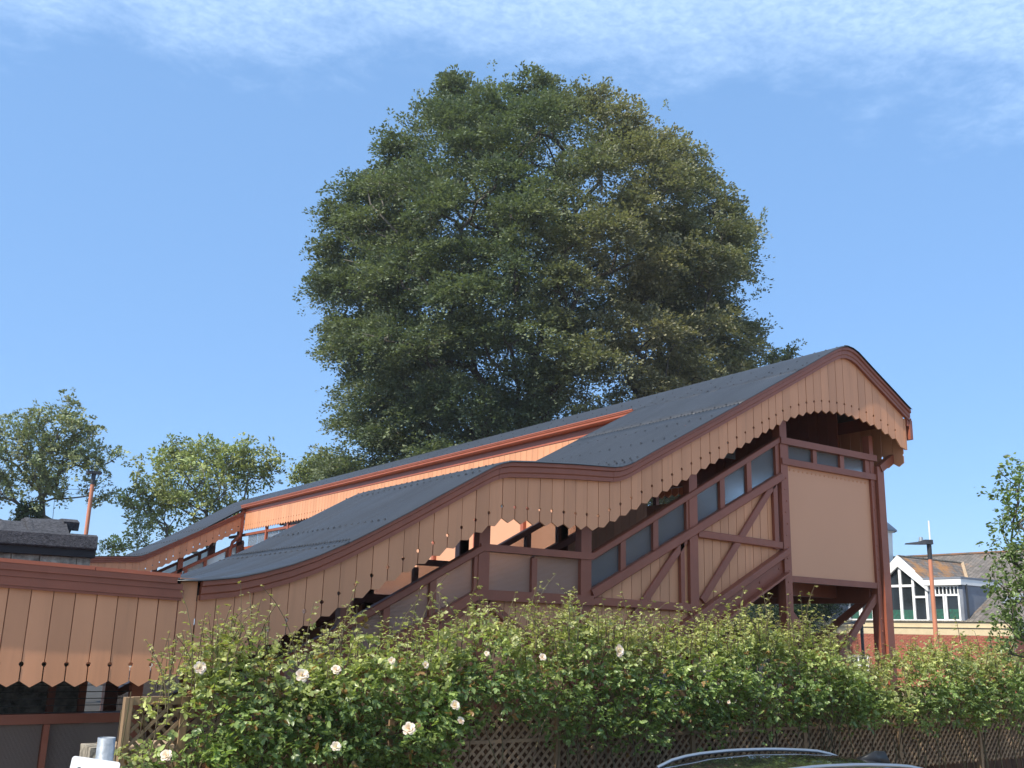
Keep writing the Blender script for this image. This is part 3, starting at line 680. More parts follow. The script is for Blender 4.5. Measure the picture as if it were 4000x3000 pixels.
while x < 2.62: wm.bar((x, 9.90, zz(-.80)), (x, 9.90, zz(-.3)), .007, .007); x += .058
for j in range(8): wm.bar((-2, 9.905, zz(-.79+j*.058)), (2.62, 9.905, zz(-.79+j*.058)), .007, .007)
tag(wm.build('wire_mesh', WIRE, wl_), kind='stuff')
MB().box(XL, 2.75, 12.4, 12.5, 0, zz(.36)).build('back_wall', STONE, SH)
MB().box(XL, 2.3, 9.99, 10.02, 0.0, zz(-.95)).build('inner_lining', DARKW, SH)
for x in (1.55, 2.05, 2.33): MB().box(x, x+.06, 10.6, 10.66, 0, zz(.35)).build('inner_post', BROWN, SH)

# felt-topped stone ventilator behind the canopy
FT = thing('roof_turret', (1.5, 12.6, zz(.4)), 'low stone roof turret capped with black roofing felt behind the canopy', 'turret')
tb = MB(); tb.box(-1.2, 2.56, 12.0, 13.3, zz(.35), zz(.705)); tb.build('stone_base', STONE, FT)
stp = part_empty('stonework', FT)
x = -1.2
while x < 2.5:
    w_ = random.uniform(.28, .5); x2 = min(x+w_, 2.57)
    MB().box(x+.006, x2-.006, 11.985-random.uniform(0, .012), 12.0, zz(.42), zz(.69)).build('stone', STONE, stp); x = x2
MB().box(-1.2, 2.60, 11.93, 13.4, zz(.70), zz(.80)).build('fascia_board', BLACK, FT)
fl = MB(); fl.prism([(11.90, zz(.785)), (11.89, zz(.80)), (11.915, zz(.93)), (11.99, zz(.955)), (13.3, zz(.955)), (13.4, zz(.8))], 'x', -1.2, 2.60); fl.build('felt_slab', FELT, FT)
rd = MB()
prof = [(12.10, .955), (12.14, .985), (12.22, 1.02), (12.35, 1.10), (12.5, 1.145), (12.65, 1.15), (12.8, 1.10), (12.95, 1.02), (13.2, .955)]
rd.sweep  # (profile is extruded along X, the cut end overhangs)
for x0, x1, k in ((-1.2, 1.9, .55), (1.9, 2.2, .9), (2.2, 2.33, 1.0)):
    k1 = {1.9: .72, 2.2: 1.0, 2.33: 1.0}[x1]
    vs = [(x0, y, zz(.955+(z-.955)*k)) for y, z in prof] + [(x1, y, zz(.955+(z-.955)*k1)) for y, z in prof]; n_ = len(prof)
    rd.add(vs, [(i, i+1, n_+i+1, n_+i) for i in range(n_-1)] + [tuple(range(n_)), tuple(range(2*n_-1, n_-1, -1))])
rd.build('felt_ridge', FELT, FT)
for xs_, k_ in ((1.25, .66), (1.62, .70), (1.90, .92)):
    MB().add([(x_, y_-.006, zz(.957+(z_-.955)*k_+dz_)) for x_, dz_ in ((xs_, .0), (xs_+.035, .012), (xs_+.07, .0)) for y_, z_ in prof], [(j*9+i, j*9+i+1, (j+1)*9+i+1, (j+1)*9+i) for j in range(2) for i in range(8)], True).build('felt_lap', FELT, FT)
ov = MB(); vs = []
for x in (2.30, 2.47):
    for y, z in prof[3:7]: vs.append((x, y-.02, zz(z+.012)))
    for y, z in reversed(prof[3:7]): vs.append((x, y, zz(z-.035 - (.05 if y in (prof[3][0], prof[6][0]) else 0))))
n_ = 8; ov.add(vs, [(i, (i+1) % n_, n_+(i+1) % n_, n_+i) for i in range(n_)] + [tuple(range(n_)), tuple(range(2*n_-1, n_-1, -1))])
ov.build('felt_overhang', FELT, FT)

# ================================================================== low stone wall behind the fence
SW = thing('stone_pier', (2.5, 8.9, 0), 'pale sandstone block pier behind the signpost', 'pier')
MB().box(2.08, 2.20, 8.85, 9.2, 0, zz(-.985)).build('block', STONE, SW)
for i in range(5): MB().box(2.205, 2.75, 8.80, 9.2, max(0, zz(-.98)-.33*(i+1))+.004, zz(-.98)-.33*i).build('block', SANDST, SW)

# ================================================================== trellis fence
FE = thing('trellis_fence', (2.1, 8.0, 0), 'diamond trellis timber fence behind the climbing roses', 'fence')
FT_ = zz(-.54); XE = 15.2
posts = [2.08] + [2.50 + i*1.81 for i in range(8)]
for i, x in enumerate(posts): MB().box(x, x+.055, 7.965, 8.04, 0, FT_-(.0 if i < 2 else .03)).build('post', TIMBER, FE)
for i in range(len(posts)-1):
    a, b = posts[i]+.055, posts[i+1]
    MB().box(a+.001, b-.001, 7.972, 8.032, FT_-.055, FT_+.003).build('top_rail', TIMBER, FE)
    if i > 0: MB().box(a+.001, b-.001, 7.98, 8.03, zz(-.985), zz(-.955)).build('mid_rail', SLATT, FE)
    MB().box(a+.001, b-.001, 7.975, 8.03, .05, .11).build('bottom_rail', TIMBER, FE)
slat_parts = 0; rest = MB()
zlo, zhi = zz(-1.5), FT_-.056
H = zhi-zlo
for i in range(len(posts)-1):
    a, b = posts[i]+.055, posts[i+1]
    for sgn, yo in ((1, 7.99), (-1, 8.008)):
        x = a - H
        while x < b:
            # clip the line x + t, z: zlo + t (or mirrored) to the panel
            t0 = max(0, a-x); t1 = min(H, b-x)
            if t1 - t0 > .05:
                if sgn > 0: p, q = (x+t0, yo, zlo+t0), (x+t1, yo, zlo+t1)
                else: p, q = (x+t0, yo, zhi-t0), (x+t1, yo, zhi-t1)
                if slat_parts < 298: MB().bar(p, q, .009, .026, (0.7*-sgn, 0, .7)).build('slat', SLATT, FE); slat_parts += 1
                else: rest.bar(p, q, .009, .026, (0.7*-sgn, 0, .7))
            x += .098
if rest.v: tag(rest.build('slat_remainder', SLATT, FE), kind='stuff')

CB = thing('dark_backing', (9.5, 8.55, 0), 'dark brown boards added behind the trellis to stand for the shade', 'fence')  # added dark boarding that gives the shade seen between the slats
DKB = mat('shade_backing_brown', (0.060, 0.034, 0.022), 0.8, 0.2, noise=0.4, nscale=5)
x = 4.2
while x < 16.5:
    w_ = .146; MB().box(x+.002, x+w_, 8.55+random.uniform(0, .008), 8.575, .02, zz(-.78)+random.uniform(-.012, .012)).build('shade_board', DKB, CB); x += .15
# ================================================================== signpost
SP = thing('sign_post', (1.36, 5.5, 0), 'white rounded sign on a galvanised steel post by the fence corner', 'sign')
pp = MB(); cx, cy = 1.365, 5.50; zt = zz(-.565)
ring = lambda r_, z: [(cx+r_*math.cos(t*math.pi/12), cy+r_*math.sin(t*math.pi/12), z) for t in range(24)]
vs = ring(.043, 0)+ring(.043, zt)+ring(.038, zt)+ring(.038, zt-.25)
pp.add(vs, [(j*24+i, j*24+(i+1) % 24, (j+1)*24+(i+1) % 24, (j+1)*24+i) for j in range(3) for i in range(24)], True); pp.build('pole', GALV, SP)
# sign plate, tilted a little, facing the car park
sgx = Vector((math.cos(R(-31)), math.sin(R(-31)), -0.115)).normalized(); sgy = Vector((0, 0, 1)); sgn_ = sgx.cross(sgy).normalized(); sgy = sgn_.cross(sgx)*-1
if sgy.z < 0: sgy = -sgy
def rrect(w, h, r, k=5):
    o = []
    for cxx, cyy, a0 in ((w-r, -r, 0), (r, -r, 90), (r, -h+r, 180), (w-r, -h+r, 270)):
        o += [(cxx+r*math.cos(R(a0+90*i/k)), cyy+r*math.sin(R(a0+90*i/k))) for i in range(k+1)]
    return o
fwd = Vector((fw[0], fw[1], 0)).normalized()
so_ = Vector(tuple(at(157, 1632.5, 4.88)))
def splate(poly, off, th): 
    a = [so_ + sgx*p + sgy*q - fwd*off for p, q in poly]; b = [v + fwd*th for v in a]; n = len(poly)
    return MB().add(a + b, [tuple(range(n)), tuple(range(2*n-1, n-1, -1))] + [(i, n+i, n+(i+1) % n, (i+1) % n) for i in range(n)])
plate = splate(rrect(.236, .30, .014), 0, .004).build('plate', SIGNW, SP)
cu = bpy.data.curves.new('lettering', 'FONT'); cu.body = 'Stand'; cu.size = .052; cu.extrude = .0006; cu.materials.append(INK)
_t = bpy.data.objects.new('lettering_source', cu); COL.objects.link(_t); bpy.context.view_layer.update()
_lm = bpy.data.meshes.new_from_object(_t.evaluated_get(bpy.context.evaluated_depsgraph_get())); bpy.data.objects.remove(_t)
lo_ = bpy.data.objects.new('lettering', _lm); COL.objects.link(lo_)
Ml = Matrix((( sgx.x, sgy.x, -fwd.x, 0), (sgx.y, sgy.y, -fwd.y, 0), (sgx.z, sgy.z, -fwd.z, 0), (0, 0, 0, 1))); org = so_ + sgx*.034 + sgy*-.083 - fwd*.0018
Ml.translation = org; adopt(lo_, SP); lo_.matrix_basis = Ml

# ================================================================== climbing roses
def hedge_top(x): return np.interp(x, [2.0, 2.3, 2.54, 2.78, 3.66, 4.2, 4.55, 5.04, 5.5, 5.84, 6.2, 6.72, 7.2, 7.68, 8.25, 9.16, 9.75, 10.15, 10.5, 10.8, 11.12, 11.3, 11.6, 12.34, 13.0, 13.44, 14.8], [-.78, -.55, -.32, -.16, -.20, -.08, -.06, .06, .02, .06, .10, .0, .03, -.05, .14, .06, .06, -.13, -.27, -.36, -.62, -.30, -.10, -.06, -.11, -.05, -.14]) + .05*np.sin(x*5.1+.6)+.035*np.sin(x*11.3)+.03*np.sin(x*19.7+1)
def hedge_bot(x): return np.interp(x, [2.0, 3.0, 4.5, 4.9, 5.3, 5.8, 6.7, 8.0, 8.7, 10.8, 12.2, 14.8], [-1.5, -1.6, -1.5, -.95, -.84, -.98, -1.15, -1.05, -1.02, -.95, -1.08, -1.05])
def shoots(x0, x1, n, hmin, hmax):
    out = []
    for i in range(n):
        x = rng.uniform(x0, x1); y = rng.uniform(7.55, 8.2); z = hedge_top(x)-rng.uniform(.0, .25)
        h = rng.uniform(hmin, hmax)*(1 if rng.random() < .82 else 1.55); lx, ly = rng.normal(0, .26)*h, rng.normal(0, .2)*h
        out.append([(x+lx*t*t, y+ly*t*t, zz(z+h*t-.08*h*t**3)) for t in np.linspace(0, 1, 6)])
    return out
def compound_leaf(P0, D0, size, V, T, C, col):
    """pinnate rose leaf: five to seven leaflets on a stalk"""
    D0 = D0/np.linalg.norm(D0); up = np.array([0, 0, 1.0]); S = np.cross(D0, up); S /= max(np.linalg.norm(S), 1e-6)
    return
def rose_bush(name, label, x0, x1, nleaf, nshoot, shoot_h, blossoms, size=1.0):
    B = thing(name, ((x0+x1)/2, 8.0, 0), label, 'rose bush', 'climbing roses along the trellis')
    nleaf = nleaf//9; xs = rng.uniform(x0, x1, nleaf)
    tp, bt = hedge_top(xs), hedge_bot(xs)
    u = rng.random(nleaf)**0.85
    zs = bt + (tp-bt)*u
    thin = np.clip((zs-bt)/0.22, 0.12, 1)                    # thins out towards the bare stems
    bul = np.sin(np.clip((zs-bt)/(tp-bt), 0, 1)*math.pi)**.5
    lump = 0.5+0.5*np.sin(xs*5.3+np.cos(zs*6)*1.7)*np.sin(zs*7.1+xs*2.3)
    front = 7.78 - 0.42*bul*(0.45+0.55*lump)
    ys = front + np.abs(rng.normal(0, .16, nleaf)) + rng.random(nleaf)*.12
    back = rng.random(nleaf) < .22; ys[back] = rng.uniform(7.9, 8.45, back.sum())
    gap = (np.sin(xs*9.7+zs*4)*np.sin(zs*13.1-xs*3.1)+rng.normal(0, .45, nleaf)) > -.75
    airy = np.clip((tp-zs)/.20, .30, 1)
    keep = (rng.random(nleaf) < thin*airy) & gap & (xs > x0) & (xs < x1) & ((xs > 2.52) | (rng.random(nleaf) < .16))
    ctr = np.stack([xs, ys, zz(zs)], 1)[keep]; rp = rng.integers(6, 12, len(ctr)); cid = np.repeat(np.arange(len(ctr)), rp)      # leaves sit in tufts on side shoots
    cl = ctr[cid] + rng.normal(0, 1, (len(cid), 3))*np.array([.075, .055, .065])
    sh = shoots(x0+.15, x1-.1, nshoot, *shoot_h)
    P, D, NN, L, W, C = [], [], [], [], [], []
    def leaf(base, dirs, size, col):                          # base (n,3): pinnate leaves with five leaflets
        n = len(base); dirs = unit(dirs); up = np.array([0, 0, 1.0]) + rng.normal(0, .45, (n, 3))
        S = unit(np.cross(dirs, up)); U = unit(np.cross(S, dirs))
        for k, (t, a) in enumerate(((.35, 1), (.35, -1), (.75, 1), (.75, -1), (1.0, 0))):
            p = base + dirs*(size*t)[:, None]; d = dirs*(.55 if a else 1) + S*a*.9
            d = d + rng.normal(0, .22, (n, 3)); d[:, 2] -= .18
            P.append(p); D.append(d); NN.append(U + rng.normal(0, .38, (n, 3)))
            l = size*rng.uniform(.62, .95, n)*(1.12 if a == 0 else .9); L.append(l); W.append(l*rng.uniform(.58, .74, n))
            C.append(np.clip(col*rng.uniform(.75, 1.25, (n, 1)), 0, 1))
    n = len(cl)
    out = np.stack([rng.normal(-.15, .55, n), rng.normal(-.75, .45, n), rng.normal(.1, .5, n)], 1)
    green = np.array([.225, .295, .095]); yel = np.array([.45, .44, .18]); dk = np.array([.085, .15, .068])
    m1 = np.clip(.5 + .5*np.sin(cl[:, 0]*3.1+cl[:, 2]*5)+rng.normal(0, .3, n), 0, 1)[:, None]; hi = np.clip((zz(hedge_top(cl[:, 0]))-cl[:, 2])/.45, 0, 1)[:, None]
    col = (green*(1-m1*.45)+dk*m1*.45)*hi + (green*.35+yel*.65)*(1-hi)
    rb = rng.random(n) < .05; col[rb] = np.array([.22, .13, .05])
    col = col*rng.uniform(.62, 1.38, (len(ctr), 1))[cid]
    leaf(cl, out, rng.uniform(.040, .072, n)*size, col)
    cm = MB()
    for s in sh:
        cm.tube(s, [.005, .0045, .004, .0035, .003, .002], 4, False)
        s = np.array(s)
        for t in np.linspace(.15, 1, rng.integers(6, 10)):
            i = min(int(t*5), 4); p = s[i] + (s[i+1]-s[i])*(t*5-i)
            a = rng.uniform(0, 2*math.pi); sz = rng.uniform(.034, .062)*(1.15-.6*t)
            c_ = (green*.55+yel*.45)*(1-t*.5) + np.array([.27, .20, .06])*t*.5
            leaf(p[None], np.array([[math.cos(a), math.sin(a), .25]]), np.array([sz]), c_[None])
    # canes through the bush and along the trellis
    for i in range(int((x1-x0)*7)):
        x = rng.uniform(x0, x1); pts = [(x, rng.uniform(7.75, 7.95), 0.0)]
        z = 0.0; zt_ = zz(hedge_top(x))-.1; yv = pts[0][1]
        for k in range(7):
            z += zt_/7; x += rng.normal(0, .09); yv += rng.normal(-.01, .04); pts.append((min(max(x, x0), x1), yv, z))
        cm.tube(pts, [.011, .010, .009, .008, .007, .006, .005, .004], 5, False)
    cm.build('canes', CANE, B)
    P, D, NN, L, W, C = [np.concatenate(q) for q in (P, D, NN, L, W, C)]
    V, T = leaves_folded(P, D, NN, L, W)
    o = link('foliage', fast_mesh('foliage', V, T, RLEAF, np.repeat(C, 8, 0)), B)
    for bx, by, bz, r_ in blossoms:
        pm_ = MB(); c = Vector((bx, by, zz(bz))); ax = Vector((random.uniform(-.5, .2), -.8, random.uniform(.1, .6))).normalized(); a = ax.orthogonal().normalized(); b = ax.cross(a)
        for ringk, (cnt, tilt, ln) in enumerate(((6, 1.25, 1.0), (6, .95, .92), (5, .62, .78), (4, .32, .6))):
            for q in range(cnt):
                an = 2*math.pi*q/cnt + ringk*.7 + random.uniform(-.25, .25); rad = a*math.cos(an)+b*math.sin(an); tan_ = ax.cross(rad)
                tl = tilt+random.uniform(-.15, .15); d = rad*math.sin(tl)+ax*math.cos(tl); nn = ax*math.sin(tl)-rad*math.cos(tl); l = r_*ln; w_ = l*.95
                base = c - ax*r_*.15
                pm_.add([base, base+d*l*.5+tan_*w_*.45+nn*.12*l, base+d*l*.95+tan_*w_*.32+nn*.02*l, base+d*l*1.02-nn*.12*l, base+d*l*.95-tan_*w_*.32+nn*.02*l, base+d*l*.5-tan_*w_*.45+nn*.12*l, base+d*l*.55-nn*.02*l],
                        [(0, 1, 6), (1, 2, 6), (2, 3, 6), (3, 4, 6), (4, 5, 6), (5, 0, 6)], True)
        pm_.build('blossom', PETAL, B)
    return B
BL = [(2.41, 7.35, -.30, .048), (3.18, 7.3, -.35, .055), (3.48, 7.35, -.31, .042), (3.99, 7.4, -.24, .032), (4.28, 7.35, -.27, .034), (4.07, 7.2, -.75, .056), (4.49, 7.2, -.58, .044), (4.55, 7.2, -.70, .035), (3.45, 7.2, -.86, .042), (2.22, 7.3, -.88, .044)]
BL2 = [(4.93, 7.42, -.175, .026), (5.52, 7.4, -.20, .038), (6.38, 7.35, -.13, .062), (7.9, 7.4, -.62, .02)]
rose_bush('climbing_rose', 'large climbing rose with white blossoms at the left end of the trellis', 2.02, 4.9, 7800, 110, (.18, .50), BL)
rose_bush('climbing_rose', 'long climbing rose in the middle, in front of the stair boarding', 4.9, 11.0, 13500, 340, (.16, .44), BL2, .84)
rose_bush('climbing_rose', 'leafy climbing rose at the right end, before the brick building', 11.2, 14.9, 8000, 130, (.12, .30), [], .80)

# ================================================================== parked car
CA = thing('parked_car', (7.55, 6.32, 0), 'dark parked car with silver roof rails, only its roof in view', 'car')
ang = R(-10); ca_, sa_ = math.cos(ang), math.sin(ang)
def cw(p): return (7.55 + 1.08*(p[0]*ca_ - p[1]*sa_), 6.32 + 1.08*(p[0]*sa_ + p[1]*ca_), p[2]*1.004)
def cbuild(mb, name, m, parent=CA):
    mb.v = [cw(p) for p in mb.v]; return mb.build(name, m, parent)
RT = 1.575
# cabin section along the car (front is -x): (x, half width, z)
roofp = [(-1.18, .50, 1.40), (-.95, .54, 1.49), (-.6, .565, 1.548), (-.2, .575, RT), (.25, .575, RT), (.7, .565, 1.552), (1.05, .545, 1.50), (1.3, .52, 1.44)]
rf = MB(); vs = []; m_ = 9
for x, hw, z in roofp:
    for j in range(m_):
        t = -1+2*j/(m_-1); vs.append((x, hw*t, z-.045*abs(t)**2.6))
rf.add(vs, [(i*m_+j, (i+1)*m_+j, (i+1)*m_+j+1, i*m_+j+1) for i in range(len(roofp)-1) for j in range(m_-1)], True)
cbuild(rf, 'roof_panel', CARP)
body = MB()
lo = [(-2.25, .70, .35), (-2.15, .84, .35), (-1.4, .90, .30), (0, .91, .28), (1.4, .90, .30), (2.1, .84, .36), (2.2, .72, .4)]
hi_ = [(-2.25, .66, .70), (-2.1, .80, .86), (-1.35, .86, .98), (0, .88, .98), (1.4, .87, 1.0), (2.1, .80, .98), (2.2, .70, .85)]
vs = []
for (x, w1, z1), (_, w2, z2) in zip(lo, hi_): vs += [(x, -w1, z1), (x, -w1, (z1+z2)/2), (x, -w2, z2), (x, w2, z2), (x, w1, (z1+z2)/2), (x, w1, z1)]
body.add(vs, [(i*6+j, (i+1)*6+j, (i+1)*6+(j+1) % 6, i*6+(j+1) % 6) for i in range(6) for j in range(6)] + [tuple(range(6)), tuple(range(41, 35, -1))], True)
cbuild(body, 'body', CARP)
def gl_(name, q): cbuild(MB().add(q, [tuple(range(len(q)))]), name, DGLASS)
gl_('windscreen', [(-1.78, -.74, .97), (-1.78, .74, .97), (-1.19, .50, 1.36), (-1.19, -.50, 1.36)])
gl_('rear_window', [(1.75, -.70, .99), (1.75, .70, .99), (1.31, .51, 1.40), (1.31, -.51, 1.40)])
for s in (-1, 1):
    for x0, x1 in ((-1.15, -.12), (-.04, .75), (.82, 1.25)):
        zr1, zr2 = np.interp([x0, x1], [p[0] for p in roofp], [p[2] for p in roofp]) - .06
        gl_('side_window', [(x0-.4 if x0 < -1 else x0, s*.865, .985), (x1+(.3 if x1 > 1 else 0), s*.865, .985), (x1, s*.575, zr2), (x0, s*.56, zr1)])
    for x0, x1 in ((-.12, -.04), (.75, .82)):
        z1 = float(np.interp(x0, [p[0] for p in roofp], [p[2] for p in roofp]))-.05
        cbuild(MB().bar(((x0+x1)/2, s*.866, .98), ((x0+x1)/2, s*.58, z1), .08, .02, (0, s, .3)), 'pillar', CARP)
    cbuild(MB().bar((-1.75, s*.80, .97), (-1.17, s*.53, 1.37), .06, .04, (0, s, .3)), 'pillar', CARP); cbuild(MB().bar((1.74, s*.78, .99), (1.3, s*.54, 1.40), .1, .04, (0, s, .3)), 'pillar', CARP)
    rr = []
    for t in np.linspace(0, 1, 15):
        x = -.98+t*2.02; z = np.interp(x, [p[0] for p in roofp], [p[2] for p in roofp]) + .034*min(1, math.sin(math.pi*t)*3.2)**.7 - .02
        rr.append((x, s*.545, z-.012))
    cbuild(MB().tube(rr, .017, 8), 'roof_rail', CHROME)
    for x in (-1.4, 1.36):
        wv = MB(); c = (x, s*.82, .34)
        wv.tube([(x, s*.70, .34), (x, s*.90, .34)], .335, 24); w_ = cbuild(wv, 'wheel', TYRE)
        cbuild(MB().tube([(x, s*.895, .34), (x, s*.907, .34)], .21, 18), 'rim', CHROME, w_)
    cbuild(MB().box(-2.22, -2.0, s*.70-.1, s*.70+.1, .66, .78), 'headlight', CHROME); cbuild(MB().box(2.06, 2.19, s*.70-.1, s*.70+.1, .72, .92), 'tail_light', REDB)
fin = MB(); fin.add([(.70, -.035, 1.54), (1.06, -.04, 1.49), (1.06, .04, 1.49), (.70, .035, 1.54), (1.03, -.006, 1.605), (1.03, .006, 1.605), (.92, -.012, 1.61), (.92, .012, 1.61)],
                    [(0, 1, 4, 6), (3, 7, 5, 2), (0, 6, 7, 3), (6, 4, 5, 7), (1, 2, 5, 4), (0, 3, 2, 1)], True); cbuild(fin, 'antenna_fin', PLASTIC)

# ================================================================== lamp posts and flagpole
def lamp(base, top, r, label, head, mpole, glass=False):
    t = thing('lamp_post', (base[0], base[1], 0), label, 'lamp post', 'car park lamp posts')
    MB().tube([(base[0], base[1], 0), (base[0], base[1], top)], [r*1.15, r*.9], 12).build('pole', mpole, t)
    MB().tube([(base[0], base[1], top-.02), (base[0], base[1], top+.42)], [r*1.0, r*1.05], 12).build('spigot', DGREY, t)
    hx = Vector((head[0], head[1], 0)).normalized(); b = Vector((base[0], base[1], top+.40)); n = Vector((-hx.y, hx.x, 0))
    secs = [(-.10, .07, .13), (.14, .13, .13), (.33, .14, .07), (.66, .10, .03)]
    vs = []
    for d, w, h in secs:
        c = b + hx*d*1.0 + Vector((0, 0, -.02*d)); vs += [c - n*w + Vector((0, 0, 0)), c + n*w, c + n*w*.7 + Vector((0, 0, h)), c - n*w*.7 + Vector((0, 0, h))]
    hm = MB(); hm.add(vs, [(i*4+j, (i+1)*4+j, (i+1)*4+(j+1) % 4, i*4+(j+1) % 4) for i in range(3) for j in range(4)] + [(0, 1, 2, 3), (15, 14, 13, 12)]); hm.build('lamp_head', DGREY, t)
    if glass: MB().tube([b + hx*.22 + Vector((0, 0, .06)), b + hx*.22 + Vector((0, 0, .20))], [.07, .05], 10).build('photocell', GALV, t)
    return t
p = at(2000, 1205, 28.0); q = at(1998, 1207, 28.0)
lamp((float(q[0])+.25, float(q[1])+.0), float(q[2]) + .02, .062, 'salmon lamp post with black head before the white gable', (-.82, .57), CORTEN, True)
p = at(1863, 1385, 33.0); lamp((float(p[0]), float(p[1])), float(p[2])+.15, .055, 'dark grey lamp post under the footbridge end', (-.82, .57), DGREY)
p = at(200, 1045, 34.0)
LL = thing('lamp_column', (float(p[0]), float(p[1]), 0), 'salmon lamp column rising behind the felt turret', 'lamp post', 'car park lamp posts')
MB().tube([(p[0], p[1], 0), (p[0], p[1], p[2])], [.085, .065], 12).build('pole', CORTEN, LL)
MB().tube([(p[0], p[1], p[2]-.02), (p[0], p[1], p[2]+.34), (p[0], p[1], p[2]+.37)], [.075, .075, .06], 12).build('cap', DGREY, LL)
MB().box(p[0]-.24, p[0]+.24, p[1]-.12, p[1]+.12, p[2]+.34, p[2]+.43).build('lamp_head', DGREY, LL)
p = at(2006, 1125, 58); fp_ = thing('flagpole', (float(p[0]), float(p[1]), 0), 'thin white flagpole behind the slate roofs', 'flagpole')
MB().tube([(p[0], p[1], 0), (p[0], p[1], p[2])], [.07, .045], 8).build('pole', WHITE, fp_)

# ================================================================== brick building (right)
BB = thing('brick_building', (45.3, 31, 0), 'red brick building with cream parapet, white gabled window and slate roofs', 'building')
XB = 45.3; Y0B, Y1B = 25.0, 52.0
MB().box(XB+.012, 60, Y0B+.012, Y1B, 0, zz(.5)).build('core_wall', MORTAR, BB)
MB().box(XB-.0, 46.2, Y0B-.0, Y1B, zz(.5), zz(.84)).build('stone_band', CREAM, BB)
MB().box(XB-.06, 46.2, Y0B-.06, Y1B, zz(.845), zz(.875)).build('stone_moulding', CREAM, BB)
MB().box(XB-.0, 46.2, Y0B-.0, Y1B, zz(.876), zz(1.13)).build('stone_band', CREAM, BB)
MB().box(XB-.08, 46.25, Y0B-.08, Y1B, zz(1.131), zz(1.18)).build('coping', STONE, BB)
bw = part_empty('brickwork', BB)
bm0 = MB().box(-.0, .05, -.1025, .1025, -.0, .065); bme = bm0.mesh('brick', BRICK)
bm1 = MB().box(-.1025, .1025, -.0, .05, -.0, .065); bme1 = bm1.mesh('brick', BRICK)
rest = MB(); cnt = 0
for row in range(34):
    z = zz(.5) - .075*(row+1)
    if z < .1: break
    y = Y0B + .11 + (.1125 if row % 2 else 0)
    while y < 37.5:
        inwin = 32.6 < y < 34.0 and z < zz(-.55)
        if not inwin:
            j = random.uniform(0, .006)
            if cnt < 260 and row < 16 and y < 36.5 and not (26.3 < y < 32.4 and row > 4):
                link('brick', bme, bw, (XB-.004-j, y, z)); cnt += 1
            else: rest.box(XB-.004-j, XB+.02, y-.1025, y+.1025, z, z+.065)
        y += .225
    x = XB + .21 + (.1125 if row % 2 else 0)
    while x < 50: rest.box(x-.1025, x+.1025, Y0B-.004, Y0B+.03, z, z+.065); x += .225
tag(rest.build('brick_remainder', BRICK, bw), kind='stuff')
# ground floor window (three lights)
gw = part_empty('window', BB)
MB().box(XB+.0, XB+.07, 32.72, 33.85, zz(-1.9), zz(-.62)).build('pane', DGLASS, gw)
for y in (32.72, 32.99, 33.27, 33.54, 33.78): MB().box(XB-.03, XB+.05, y, y+.075, zz(-1.9), zz(-.62)).build('mullion', WHITE, gw)
for z in (-.70, -1.16, -1.9): MB().box(XB-.034, XB+.046, 32.71, 33.86, zz(z), zz(z+.085)).build('frame', WHITE, gw)
# gable with tall window, side lights and flat-roofed dormers
XG = 46.1; YC, ZA = 31.12, 4.46
def gp(mb, poly, x0, x1): return mb.prism([(y, zz(z)) for y, z in poly], 'x', x0, x1)
gb = part_empty('gable', BB)
gp(MB(), [(YC, ZA), (YC-1.62, 3.02), (YC-1.62, 2.62), (YC, 3.90)], XG-.16, XG-.02).build('bargeboard', WHITE, gb)
gp(MB(), [(YC+.004, ZA), (YC+1.62, 3.02), (YC+1.62, 2.62), (YC+.004, 3.90)], XG-.16, XG-.02).build('bargeboard', WHITE, gb)
gp(MB(), [(YC-1.5, 1.2), (YC+1.5, 1.2), (YC+1.5, 2.75), (YC, 3.98), (YC-1.5, 2.75)], XG+.05, XG+.07).build('pane', DGLASS, gb)
for y, w, z1 in ((YC, .15, 3.85), (YC-.72, .13, 3.35), (YC+.72, .13, 3.35), (YC-1.45, .13, 2.75), (YC+1.45, .13, 2.75)): MB().box(XG-.03, XG+.045, y-w/2, y+w/2, zz(1.22), zz(z1)).build('mullion', WHITE, gb)
MB().box(XG-.027, XG+.043, YC-.80, YC+.80, zz(2.86), zz(2.98)).build('transom', WHITE, gb)
for a, b in ((YC-1.5, YC-.72), (YC+.72, YC+1.5)): MB().box(XG-.027, XG+.043, a, b, zz(2.30), zz(2.40)).build('transom', WHITE, gb)
MB().box(XG-.06, XG+.045, YC-1.5, YC+1.5, zz(1.15), zz(1.24)).build('sill', WHITE, gb)
for y in (YC-.62, YC+.06): MB().box(XG+.044, XG+.049, y, y+.55, zz(1.24), zz(1.72)).build('window_film', GREENF, gb)
